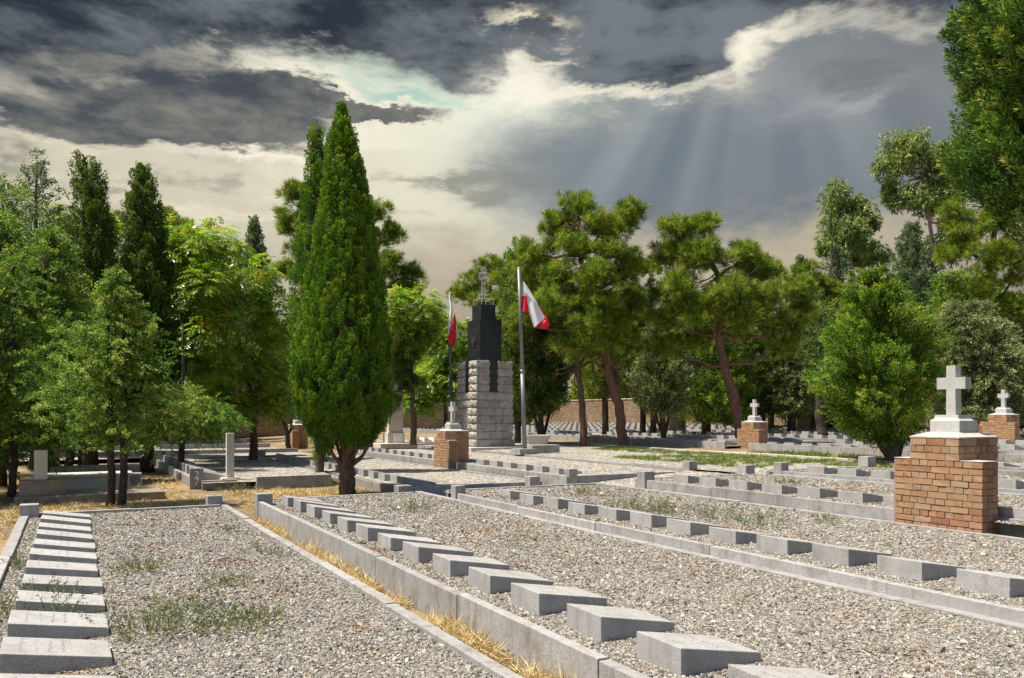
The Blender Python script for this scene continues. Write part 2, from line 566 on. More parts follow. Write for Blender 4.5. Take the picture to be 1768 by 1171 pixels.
# opening of pale blue-green sky
colr = k.mix(k.m('MULTIPLY', blob(640, 128, 210, 44, .5), .95), colr, lin(166, 214, 204))
colr = k.mix(k.m('MULTIPLY', blob(900, 130, 110, 34, .9), .9), colr, lin(244, 240, 220))


def cloud(colr, mask, dark, light, rim):
    """a bank of cloud: bright along its thin edge, dark where it is thick"""
    lit = k.mr(nC, .36, .62, .15, 1, True)
    edge = k.m('MULTIPLY', k.mr(mask, .04, .30, 0, 1, True), k.mr(mask, .32, .62, 1, 0, True))
    body = k.mr(mask, .16, .60, 0, 1, True)
    tone = k.m('ADD', k.m('ADD', k.m('MULTIPLY', nA, .45), k.m('MULTIPLY', nB, .4)), k.m('MULTIPLY', nD, .15))
    tone = k.m('ADD', tone, k.m('MULTIPLY', k.m('SUBTRACT', nC, .5), .5))
    tone = k.mr(tone, .41, .62, 0, 1, True)
    c = k.mix(body, colr, k.mix(tone, dark, light))
    return k.mix(k.m('MULTIPLY', k.m('MULTIPLY', edge, lit), rim), c, lin(250, 243, 222))


# small clouds lit from behind, low on the left
cu = k.m('MULTIPLY', k.mr(k.m('ADD', k.m('MULTIPLY', nB, .65), k.m('MULTIPLY', nD, .35)), .47, .60, 0, 1, True), k.m('MAXIMUM', blob(180, 270, 360, 60, .6), blob(380, 345, 170, 26, .8)))
colr = k.mix(k.m('MULTIPLY', k.mr(AZ0, -.02, -.28), .55), colr, lin(200, 193, 172))
colr = k.mix(k.m('MULTIPLY', cu, .85), colr, lin(240, 230, 204))
cu2 = k.m('MULTIPLY', k.mr(k.m('ADD', k.m('MULTIPLY', nC, .6), k.m('MULTIPLY', nD, .4)), .50, .62, 0, 1, True), k.m('MAXIMUM', blob(160, 265, 330, 50, .6), blob(740, 315, 200, 40, .8)))
colr = k.mix(k.m('MULTIPLY', cu2, .8), colr, lin(138, 137, 128))
# lower bank on the left
m2 = k.m('MAXIMUM', blob(110, 160, 420, 56, .6), blob(590, 186, 150, 20, .8))
m2 = k.m('MAXIMUM', m2, blob(400, 165, 190, 46, .8))
rim2 = k.mr(AZ0, pa(180, 0)[0], pa(420, 0)[0], .25, 1.0)
colr = cloud(colr, m2, lin(72, 79, 88), lin(140, 139, 131), rim2)
colr = k.mix(k.m('MULTIPLY', blob(1520, 95, 170, 45, .7), k.mr(nB, .36, .56, .5, 1)), colr, lin(122, 127, 132))
# the upper deck, its lower edge ragged
bstops = [(0, 112), (250, 104), (450, 90), (600, 100), (700, 112), (790, 118), (850, 104), (905, 88), (1000, 108), (1130, 128), (1220, 96), (1270, 60), (1400, 34), (1768, 32)]
ramp_st = []
for px, py in bstops:
    a, e = pa(px, py)
    ramp_st.append(((a + .6) / 1.2, (e / .6,) * 3))
bnd = k.n('ShaderNodeSeparateColor')
k.put(bnd.inputs[0], k.ramp(k.mr(AZ0, -.6, .6), ramp_st))
bel = k.m('MULTIPLY', bnd.outputs[0], .6)
m1 = k.mr(k.m('SUBTRACT', EL, bel), -.030, .042, 0, 1)
m4 = k.m('MAXIMUM', blob(800, 84, 70, 52, .7), blob(1125, 80, 165, 58, .7))
m1 = k.m('MAXIMUM', m1, m4)
rim1 = k.mr(AZ0, pa(330, 0)[0], pa(860, 0)[0], .3, 1.0)
rim1 = k.m('MULTIPLY', rim1, k.mr(AZ0, pa(1290, 0)[0], pa(1420, 0)[0], 1.0, .4))
colr = cloud(colr, m1, lin(46, 54, 66), lin(118, 125, 131), rim1)

colr = k.mix(k.m('MULTIPLY', blob(870, 130, 70, 26, .9), k.mr(nD, .38, .56, .2, 1)), colr, lin(250, 246, 228))
hole = k.m('MAXIMUM', blob(915, 30, 55, 9, .95), blob(945, 82, 40, 9, .95))
hole = k.m('MULTIPLY', hole, k.mr(nD, .42, .58, .1, 1, True))
colr = k.mix(k.m('MULTIPLY', hole, .9), colr, lin(246, 236, 208))

# around and above the picture the ordinary sky takes over
infront = k.m('MULTIPLY', k.mr(k.m('ABSOLUTE', AZ0), 1.2, .8, 0, 1, True), k.mr(EL0, .75, .56, 0, 1, True))
sc10 = k.n('ShaderNodeVectorMath', operation='SCALE'); k.put(sc10.inputs[0], colr); sc10.inputs['Scale'].default_value = 1 / .07 / 2 ** EXPO
k.put(BG.inputs[0], k.mix(infront, SK.outputs[0], sc10.outputs[0]))

scene.view_settings.view_transform = 'Standard'
scene.view_settings.look = 'None'
scene.view_settings.exposure = EXPO
scene.view_settings.gamma = 1.0
scene.view_settings.use_curve_mapping = False

# ------------------------------------------------------------------ camera
cd = bpy.data.cameras.new('camera')
cd.sensor_width = 36.0
cd.lens = F / 1768.0 * 36.0
cd.shift_y = (HY - 585.5) / 1768.0
cd.clip_end = 2000.0
co = bpy.data.objects.new('camera', cd); COL.objects.link(co)
co.location = (0, 0, CAMZ)
co.rotation_euler = (math.radians(90), 0, -math.atan2(SP, CP))
scene.camera = co

# ------------------------------------------------------------------ ground
def sheet(name, x0, x1, y0, y1, nx, ny, zf, mat, rough=0.0):
    xs = np.linspace(x0, x1, nx); ys = np.linspace(y0, y1, ny)
    v = [(x, y, zf(x, y) + (mnoise.noise(Vector((x * 1.7, y * 1.7, 3))) * rough if rough else 0)) for y in ys for x in xs]
    f = [(j * nx + i, j * nx + i + 1, (j + 1) * nx + i + 1, (j + 1) * nx + i) for j in range(ny - 1) for i in range(nx - 1)]
    me = bpy.data.meshes.new(name); me.from_pydata(v, [], f); me.materials.append(mat)
    me.polygons.foreach_set('use_smooth', np.ones(len(f), bool))
    return link(name, me)


tag(sheet('ground', -400, 600, -150, 900, 201, 120, gz, M['soil']), kind='structure')

BEDS = []   # (x0,x1,y0,y1,z)


def bed(x0, x1, y0, y1, z, mat='gravel', z1=None):
    z1 = z if z1 is None else z1
    zf = lambda x, y: z + (z1 - z) * (x - x0) / (x1 - x0)
    o = sheet('gravel_bed', x0, x1, y0, y1, max(2, int((x1 - x0) * 4)), max(2, int((y1 - y0) * 4)), zf, M[mat], .012)
    tag(o, kind='structure')
    # side skirt so that the bed is a solid layer
    BEDS.append((x0, x1, y0, y1, zf))
    return o


bed(-.60, 2.31, -2, 15.02, .08)                        # A
bed(2.78, 5.90, -2, 14.78, .185)                       # B
bed(6.10, 9.58, -2, 13.95, .275, z1=.255)              # C
bed(9.80, 13.10, -2, 13.0, .42)                        # D
bed(13.33, 16.75, 2, 12.9, .47)                        # E
bed(17.3, 20.6, 2, 12.9, .53, 'gravel_far')            # E2
bed(6.20, 9.34, 15.95, 30.5, .17, 'gravel_far', .17)   # F
bed(9.68, 13.22, 15.4, 31, .33, 'gravel_far')          # G
bed(13.42, 18.9, 13.4, 40, .385, 'gravel_far', .43)    # court by the monument
bed(2.62, 5.95, 19.5, 30.4, .16, 'gravel_far')         # plot with the number post
bed(-3.0, 8.5, 32.2, 50, .14, 'gravel_far')            # sunny plot far left


bed(9.6, 13.25, 13.12, 15.28, .13, 'gravel_far', .36)
bed(13.3, 17.4, 13.02, 13.42, .385, 'gravel_far')
bed(6.15, 9.56, 14.07, 15.83, .0, 'gravel_far', .12)
# loose stones on the beds, thick near the camera
def loose_stones():
    P = []
    for (x0, x1, y0, y1, zf) in BEDS[:5]:
        n = int((x1 - x0) * (y1 - y0) * 9800)
        x = rng.uniform(x0, x1, n); y = rng.uniform(y0, y1, n)
        X = x * CP - y * SP; Z = x * SP + y * CP
        px = CX + F * X / np.maximum(Z, .1)
        py = HY + F * (CAMZ - .15) / np.maximum(Z, .1)
        keep = (Z > 3.2) & (px > -60) & (px < 1830) & (py < 1240)
        dens = np.interp(Z, [3, 7.5, 9, 13, 17, 20], [1.0, 1.0, .8, .42, .2, 0.0])
        keep &= rng.random(n) < dens
        z = np.array([zf(a, b) for a, b in zip(x[keep], y[keep])])
        P.append(np.stack([x[keep], y[keep], z, Z[keep]], 1))
    P = np.concatenate(P)
    n = len(P)
    base = np.array([(-1, -1, -1), (1, -1, -1), (1, 1, -1), (-1, 1, -1), (-.75, -.7, 1), (.7, -.75, 1), (.75, .7, 1), (-.7, .75, 1)], float)
    V = base[None] + rng.uniform(-.42, .42, (n, 8, 3))
    s = rng.lognormal(-.1, .33, n) * np.interp(P[:, 3], [3, 8, 14], [.006, .0068, .0098])
    sc = np.stack([s * rng.uniform(.8, 1.4, n), s * rng.uniform(.7, 1.1, n), s * rng.uniform(.45, .85, n)], 1)
    V = V * sc[:, None, :]
    a = rng.uniform(0, 2 * math.pi, n); t = rng.normal(0, .45, n)
    ct, st_ = np.cos(t), np.sin(t)
    y2 = V[:, :, 1] * ct[:, None] - V[:, :, 2] * st_[:, None]
    z2 = V[:, :, 1] * st_[:, None] + V[:, :, 2] * ct[:, None]
    ca, sa_ = np.cos(a), np.sin(a)
    x3 = V[:, :, 0] * ca[:, None] - y2 * sa_[:, None]
    y3 = V[:, :, 0] * sa_[:, None] + y2 * ca[:, None]
    V = np.stack([x3 + P[:, None, 0], y3 + P[:, None, 1], z2 + P[:, None, 2] + (sc[:, 2] * rng.uniform(.3, 1.1, n))[:, None]], 2).reshape(-1, 3)
    q = np.array([(0, 3, 2, 1), (4, 5, 6, 7), (0, 1, 5, 4), (1, 2, 6, 5), (2, 3, 7, 6), (3, 0, 4, 7)])
    Fq = (q[None] + (np.arange(n) * 8)[:, None, None]).reshape(-1, 4)
    tint = np.repeat(rng.beta(2.3, 2.2, n), 6)
    return mesh_np('gravel_stones', V, Fq, tint, M['stones'], None, True)


def mesh_np(name, V, Fq, tint, mat, parent=None, flat=False):
    me = bpy.data.meshes.new(name)
    nv, nf, w = len(V), len(Fq), Fq.shape[1]
    me.vertices.add(nv); me.vertices.foreach_set('co', V.astype(np.float32).ravel())
    me.loops.add(nf * w); me.loops.foreach_set('vertex_index', Fq.astype(np.int32).ravel())
    me.polygons.add(nf); me.polygons.foreach_set('loop_start', np.arange(0, nf * w, w, dtype=np.int32))
    if flat:
        sf = me.attributes.new('sharp_face', 'BOOLEAN', 'FACE'); sf.data.foreach_set('value', np.ones(nf, bool))
    a = me.attributes.new('tint', 'FLOAT', 'FACE'); a.data.foreach_set('value', tint.astype(np.float32))
    me.materials.append(mat)
    me.update(calc_edges=True)
    return link(name, me, parent)


tag(loose_stones(), kind='stuff')


# ------------------------------------------------------------------ kerbs, posts and grave slabs
def kerb_y(label, x0, x1, y0, y1, z0, z1, group=None, seg=2.1, name='kerb_wall', mat='kerb'):
    mb = MB()
    n = max(1, round((y1 - y0) / seg))
    for i in range(n):
        a = y0 + (y1 - y0) * i / n; b = y0 + (y1 - y0) * (i + 1) / n
        dx = random.uniform(-.006, .006); dz = random.uniform(-.009, .007)
        mb.box(x0 + dx, x1 + dx, a + .0035, b - .0035, z0, z1 + dz)
    o = mb.build(name, M[mat], bevel=.006)
    return tag(o, label, 'kerb', group)


def kerb_x(label, x0, x1, y0, y1, z0, z1, group=None, seg=1.7, name='kerb_wall'):
    mb = MB()
    n = max(1, round((x1 - x0) / seg))
    for i in range(n):
        a = x0 + (x1 - x0) * i / n; b = x0 + (x1 - x0) * (i + 1) / n
        mb.box(a + .002, b - .002, y0, y1, z0, z1 + random.uniform(-.004, .004))
    o = mb.build(name, M['kerb'], bevel=.006)
    return tag(o, label, 'kerb', group)


def post(label, x, y, z0, z1, s=.22, name='corner_post'):
    mb = MB(); mb.box(-s / 2, s / 2, -s / 2, s / 2, 0, z1 - z0)
    o = mb.build(name, M['kerb'], bevel=.008, loc=(x, y, z0))
    return tag(o, label, 'post')


kerb_y('low flush granite kerb at the left edge of the leftmost gravel plot', -.72, -.60, -2, 14.9, -.05, .135)
kerb_y('low pale kerb dividing the leftmost gravel plot from the straw strip', 2.31, 2.41, -2, 15.02, -.05, .125)
kerb_x('low kerb closing the far end of the leftmost gravel plot', -.55, 2.30, 15.02, 15.12, -.05, .135)
kerb_y('long grey granite wall rising beside the golden straw strip', 2.70, 2.78, -2, 13.8, -.1, .287)
kerb_x('thin kerb closing the far end of the plot right of the straw strip', 2.85, 5.85, 14.78, 14.88, -.05, .215)
kerb_y('flush pale kerb strip below the second long granite wall', 5.90, 6.02, -2, 14.88, 0, .212)
kerb_y('second long granite wall, crossing the picture to the right edge', 6.02, 6.10, -2, 13.15, 0, .313)
kerb_x('kerb closing the far end of the weedy gravel plot', 6.2, 9.55, 13.95, 14.05, -.05, .30)
kerb_y('flush pale kerb strip in front of the near brick pillar', 9.58, 9.70, -2, 13.9, 0, .295)
kerb_y('granite wall meeting the near brick pillar from the left', 9.72, 9.80, 7.10, 12.5, 0, .46)
kerb_y('granite wall in shadow right of the near brick pillar', 9.98, 10.06, -2, 5.95, 0, .46)
kerb_x('kerb closing the far end of the plot behind the near brick pillar', 9.9, 12.9, 13.0, 13.1, 0, .445)
kerb_y('flush kerb strip of the fourth gravel plot behind the near pillar', 13.10, 13.22, 0, 12.6, .1, .46)
kerb_y('low granite wall of the fourth gravel plot behind the near pillar', 13.22, 13.30, 0, 12.4, .1, .53)
kerb_x('kerb closing the far end of the fourth gravel plot', 13.4, 16.6, 12.9, 13.0, .1, .50)
kerb_y('flush kerb strip of the fifth plot seen right of the near pillar', 17.1, 17.22, 0, 12.6, .2, .56)
kerb_y('low granite wall of the fifth plot seen right of the near pillar', 17.22, 17.30, 0, 12.4, .2, .62)

post('grey granite block post at the far left corner of the leftmost plot', -.60, 14.95, 0, .30, .26)
post('grey granite block post at the far right corner of the leftmost plot', 2.22, 15.25, 0, .28, .25)
post('grey corner post where the long straw strip wall begins', 2.82, 13.95, -.05, .40, .25)
post('grey corner post beside the second wall, left of the dark end wall', 5.72, 15.05, 0, .33, .28)
post('tall slim post at the far end of the second long wall', 6.10, 13.28, 0, .45, .2)
post('grey post in front of the dark end wall below the monument', 9.05, 15.75, 0, .34, .26)
post('corner post where the wall left of the near pillar begins', 9.80, 12.62, 0, .62, .24)
post('grey block post at the end of the plot behind the near pillar', 12.95, 13.15, .2, .62, .26)
post('corner post of the low wall behind the near pillar plot', 13.32, 12.5, .2, .70, .22)
post('grey block post near the thuja trunk, left of the near pillar', 16.7, 13.0, .2, .72, .28)
post('corner post below the flagpole at the start of its slab row', 9.72, 15.2, 0, .52, .22)
post('grey post at the right corner of the plot below the flagpole', 13.35, 15.45, .1, .58, .26)

# slabs: wedge, high towards the west
def slab_mesh(L, W, h1, h2, nm='gravestone'):
    mb = MB()
    v = [(0, 0, -.06), (L, 0, -.06), (0, W, -.06), (L, W, -.06), (0, 0, h1), (L, 0, h2), (0, W, h1), (L, W, h2)]
    mb.add(v, [(0, 2, 3, 1), (4, 5, 7, 6), (0, 1, 5, 4), (2, 6, 7, 3), (0, 4, 6, 2), (1, 3, 7, 5)], .5)
    o = mb.build(nm, M['slab'], bevel=.007)
    me = o.data
    bpy.data.objects.remove(o)
    return me


def marks_mesh(L, W, h1, h2):
    """faint worn strokes of an inscription, too weathered to read"""
    mb = MB()
    rr = random.Random(4)
    sl = (h2 - h1) / L
    for ln, u in enumerate((.16, .30, .42, .54)):
        y = W * .15
        while y < W * .85:
            d = rr.uniform(.008, .02)
            if rr.random() < .7:
                x0 = u * L + rr.uniform(-.005, .005); x1 = x0 + rr.uniform(.004, .022)
                z = lambda x: h1 + sl * x + .0015
                mb.add([(x0, y, z(x0)), (x1, y, z(x1)), (x1, y + d * .45, z(x1)), (x0, y + d * .45, z(x0))], [(0, 1, 2, 3)], .5)
            y += d + .006
    o = mb.build('inscription', M['mark'])
    me = o.data
    bpy.data.objects.remove(o)
    return me


SLAB = slab_mesh(.63, .44, .17, .065)
MARK = marks_mesh(.63, .44, .17, .065)
NSLAB = 0


def row(x, y0, a, n, z, where, group, h=1.0, marks=False, skip=(), jit=.008):
    """a row of slabs; y0 is the near side of the first, nearest the camera"""
    global NSLAB
    for i in range(n):
        if i in skip:
            continue
        o = link('gravestone', SLAB, None, (x + random.uniform(-jit, jit), y0 + a * i + random.uniform(-jit, jit), z + random.uniform(-.006, .006)))
        o.rotation_euler = (random.uniform(-.006, .006), random.uniform(-.008, .008), random.uniform(-.02, .02))
        o.scale = (random.uniform(.985, 1.015), random.uniform(.98, 1.02), h * random.uniform(.95, 1.05))
        tag(o, f'granite slab, {ORD[i]} from the camera in the row {where}', 'grave slab', group)
        if marks:
            link('inscription', MARK, o)
        NSLAB += 1


row(-.395, 5.04, .818, 12, .08, 'along the left edge', 'slabs of the leftmost row', marks=True)
row(3.12, 2.87, .816, 14, .185, 'behind the straw strip wall', 'slabs behind the straw strip wall', 1.05, True)
yc = onl(6.45, 1651) - .44
row(6.45, yc - .7475, .7475, 13, .278, 'behind the second long wall', 'slabs behind the second long wall', .96)
row(10.1, onl(10.1, 1523.6) - .44 - .765 * 4, .765, 11, .42, 'running behind the near brick pillar', 'slabs behind the near brick pillar', .98)
row(13.65, onl(13.65, 1503) - .44 - .775 * 5, .775, 8, .47, 'in the next plot behind the pillar', 'slabs of the fourth plot')
row(17.6, 6.4, .775, 7, .53, 'seen just right of the near pillar', 'slabs of the fifth plot')

# middle block, beyond the cross path
kerb_x('dark shaded end wall beyond the cross path, under the monument view', 5.95, 9.3, 15.85, 15.95, -.1, .205)
kerb_y('weathered wall leading back beside the big cypress trunk', 6.06, 6.14, 16.4, 30.4, -.1, .175)
kerb_y('flush kerb strip leading back to the middle brick pillar', 9.34, 9.46, 16.0, 33, 0, .195)
kerb_y('granite wall running from the middle pillar toward the camera', 9.56, 9.64, 15.1, 21.0, 0, .36)
kerb_y('striped granite wall running back behind the middle pillar', 9.56, 9.64, 22.2, 31, 0, .36)
kerb_x('dark end wall of the plot below the flagpole', 9.75, 13.3, 15.3, 15.4, -.05, .345)
kerb_y('flush kerb strip at the foot of the flagpole', 13.25, 13.37, 15.5, 40, .1, .385)
row(6.42, 16.5, .79, 17, .15, 'beside the big cypress trunk', 'slabs beside the big cypress', 1.1)
row(9.92, 16.0, .79, 18, .33, 'at the middle brick pillar', 'slabs at the middle brick pillar', .9, skip=(6,))

# plot with the number post, left of the cypress
kerb_x('brown stained front wall of the shaded plot left of the cypress', 3.75, 5.5, 19.3, 19.42, -.1, .28)
kerb_x('short front wall beside the number post', 2.62, 3.4, 19.75, 19.85, -.1, .2)
kerb_y('shaded side wall running back from the number post', 2.46, 2.56, 20.1, 29.5, -.1, .22)
kerb_x('far wall of the shaded plot left of the cypress', 2.6, 5.9, 30.42, 30.52, 0, .2)
post('block post at the far corner of the shaded plot', 2.5, 29.8, -.05, .52, .3)
post('block post left of the cypress at the start of a slab row', 6.1, 30.8, 0, .42, .34)
row(2.66, 20.4, .83, 11, .14, 'beside the post numbered 27', 'slabs in the shaded plot', 1.5)

# far rows on the right, up to the brick wall
SLAB_FAR = []
kerbs_far = 0
for i, x in enumerate(np.arange(21.6, 43, 3.5)):
    zg = gz(x, 0)
    y0 = 4 if x < 40 else 8
    for (ya, yb) in ((y0, 21.4), (22.6, 36), (37.6, 70)):
        if proj(x, yb, 1)[0] > 1790 or (x > 30 and ya < 15):
            pass
        kerb_y(f'grey kerb wall of the {ORD[i]} far row past the path, {"near" if ya < 10 else "middle" if ya < 30 else "distant"} stretch',
               x - .42, x - .32, ya, yb, zg - .2, zg + (.26 if i == 0 else .17), 'kerb walls of the far rows', seg=3.0)
        tag(sheet('gravel_bed', x - .32, x + 3.0, ya, yb, 5, 12, lambda a, b, z=zg: z + .1, M['gravel_far'], .01), kind='structure')
        y = ya + .4
        while y < yb - .5:
            SLAB_FAR.append((x, y, zg + .1, i))
            y += .765
vis = []
for s in SLAB_FAR:
    p = proj(s[0], s[1], s[2] + .1)
    if p and -10 < p[0] < 1778 and 700 < p[1] < 830:
        vis.append((p[2], p[0], s))
vis.sort(key=lambda q: q[0])
NFAR = 300 - NSLAB - 4
for Z, px, (x, y, z, i) in vis[:NFAR]:
    o = link('gravestone', SLAB, None, (x + random.uniform(-.01, .01), y, z))
    o.rotation_euler = (0, 0, random.uniform(-.012, .012))
    o.scale = (1, 1, 1.25)
    tag(o, 'small grey grave slab standing in the rows past the grass strip', 'grave slab', 'grave slabs in the far rows')
mb = MB()
for Z, px, (x, y, z, i) in vis[NFAR:]:
    L, W, h1, h2 = .63, .44, .21, .08
    v = [(x, y, z - .05), (x + L, y, z - .05), (x, y + W, z - .05), (x + L, y + W, z - .05), (x, y, z + h1), (x + L, y, z + h2), (x, y + W, z + h1), (x + L, y + W, z + h2)]
    mb.add(v, [(0, 2, 3, 1), (4, 5, 7, 6), (0, 1, 5, 4), (2, 6, 7, 3), (0, 4, 6, 2), (1, 3, 7, 5)], random.random())
tag(mb.build('distant_gravestones', M['slab']), 'mass of tiny grey grave slabs before the brick wall', 'grave slabs', kind='stuff')

# far left sunny plot
for i, y in enumerate((34.5, 40.0, 46.0)):
    kerb_x(f'low far kerb across the sunny plot at the left, {ORD[i]} from the camera', -3, 8.4, y, y + .12, 0, .34 if i else .3)
kerb_y('long pale kerb of the sunny plot seen under the left trees', 3.2, 3.32, 32.5, 45, 0, .3)
post('small dark block at the end of the sunny plot kerb', 3.25, 45.3, 0, .6, .4)

# pale stone edge of the path by the grass
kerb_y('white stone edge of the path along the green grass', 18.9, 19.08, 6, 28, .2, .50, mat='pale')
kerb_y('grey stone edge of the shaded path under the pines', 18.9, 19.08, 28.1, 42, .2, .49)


# ------------------------------------------------------------------ brick pillars with crosses
def brick_pillar(label, loc, scale=1.0):
    t = thing('brick_pillar', label, 'pillar', loc, 0, 'brick pillars carrying stone crosses')
    mb = MB()
    ch, bh = .0806, .068

    def course(z, h, x0, x1, y0, y1, header, dull=0.0):
        bl = .118 if header else .25
        tn = lambda: min(1, max(0, random.betavariate(2.2, 1.8) * (1 - dull) + dull * random.choice((.02, .95, 1))))
        for (fx0, fx1) in ((x0, x0 + .11), (x1 - .11, x1)):
            y = y0; off = random.uniform(0, .02)
            first = True
            while y < y1 - .03:
                l = bl * random.uniform(.92, 1.08)
                if first and not header: l *= .7
                first = False
                e = min(y + l, y1)
                if y1 - e < .06: e = y1
                dx = random.uniform(-.005, .004)
                mb.box(fx0 + dx, fx1 + dx, y + .004, e - .004, z, z + h, tn(), .0045)
                y = e
        for (fy0, fy1) in ((y0, y0 + .11), (y1 - .11, y1)):
            x = x0 + .112
            while x < x1 - .115:
                l = bl * random.uniform(.9, 1.1)
                e = min(x + l, x1 - .112)
                if x1 - .112 - e < .05: e = x1 - .112
                dy = random.uniform(-.004, .004)
                mb.box(x + .006, e - .006, fy0 + dy, fy1 + dy, z, z + h, tn(), .0035)
                x = e
    for c in range(11):
        course(c * ch, bh, 0, .318, 0, 1.197, c % 2 == 0)
        course(c * ch, bh, .325, .82, .298, .968, c % 2 == 1, .25)
    for c in range(3):
        course(.888 + c * .092, .08, .004, .82, .298, .968, c == 1, .6)
    mb.build('brickwork', M['brick'], t)
    mo = MB()
    mo.box(.014, .305, .012, 1.185, -.05, .884, .5)
    mo.box(.306, .806, .311, .955, -.05, .884, .5)
    mo.box(.016, .808, .310, .956, .884, 1.160, .5)
    mo.build('mortar', M['mortar'], t)
    cp = MB()
    cp.box(0.0, .825, .293, .973, 1.160, 1.178, .5)
    b = len(cp.v)
    cp.add([(0.0, .293, 1.178), (.825, .293, 1.178), (.825, .973, 1.178), (0, .973, 1.178), (.19, .43, 1.235), (.64, .43, 1.235), (.64, .84, 1.235), (.19, .84, 1.235)],
           [(4, 5, 6, 7), (0, 1, 5, 4), (1, 2, 6, 5), (2, 3, 7, 6), (3, 0, 4, 7)], .5)
    cp.box(.005, .30, -.003, .29, .884, .893, .4)
    cp.box(.005, .30, .976, 1.2, .884, .893, .4)
    cp.build('mortar_cap', M['cap'], t, bevel=.004)
    # plinth with coved upper corners
    pl = MB()
    cx, cy = .415, .633
    prof = [(.2, 0), (.2, .15), (.186, .158), (.170, .172), (.162, .190), (.160, .224)]
    rings = []
    for r, z in prof:
        rings.append([(cx - r * .95, cy - r, 1.232 + z), (cx + r * .95, cy - r, 1.232 + z), (cx + r * .95, cy + r, 1.232 + z), (cx - r * .95, cy + r, 1.232 + z)])
    vs = [v for rg in rings for v in rg]
    fs = [(i * 4 + k_, i * 4 + (k_ + 1) % 4, (i + 1) * 4 + (k_ + 1) % 4, (i + 1) * 4 + k_) for i in range(len(prof) - 1) for k_ in range(4)]
    fs.append((20, 21, 22, 23))
    pl.add(vs, fs, .5)
    pl.build('plinth', M['white'], t)
    # cross: one outline with thickness
    z0 = 1.232 + .224
    a, w, th = .064, .193, .06
    out = [(-a, 0), (a, 0), (a * .96, .335), (w, .335), (w, .485), (a * .96, .485), (a * .96, .638), (-a * .96, .638), (-a * .96, .485), (-w, .485), (-w, .335), (-a * .96, .335)]
    cr = MB()
    fr = [(cx - th, cy + p, z0 + q) for p, q in out]; bk = [(cx + th, cy + p, z0 + q) for p, q in out]
    n = len(out)
    cr.add(fr + bk, [tuple(range(n))[::-1], tuple(range(n, 2 * n))] + [(i, (i + 1) % n, n + (i + 1) % n, n + i) for i in range(n)], .5)
    cr.build('cross', M['white'], t)
    t.scale = (scale,) * 3
    return t


P0 = brick_pillar('large near orange brick pillar with white stone cross, at the right', (9.63, 5.88, .26))
dup(P0, (9.36, 21.0, .17), 0, .92, 'brick pillar with white cross standing before the dark monument')
dup(P0, (22.0, 21.7, .36), 0, .92, 'orange brick pillar with white cross at the white path edge, beside the curved pine trunk')
xx, yy = at(1752, 29); dup(P0, (xx, yy, gz(xx, yy)), 0, 1.0, 'distant brick pillar with white cross at the right edge of the picture')
xx, yy = at(1172, 50); dup(P0, (xx, yy, gz(xx, yy) + .05), 0, 1.0, 'far brick pillar half in shade beside a dark tree trunk')
xx, yy = at(1402, 50); dup(P0, (xx, yy, gz(xx, yy) + .1), 0, 1.0, 'far brick pillar behind the leaning dark trunk')
xx, yy = at(505, 39); dup(P0, (xx, yy, gz(xx, yy)), 0, 1.0, 'far brick pillar with cross seen left of the big cypress')

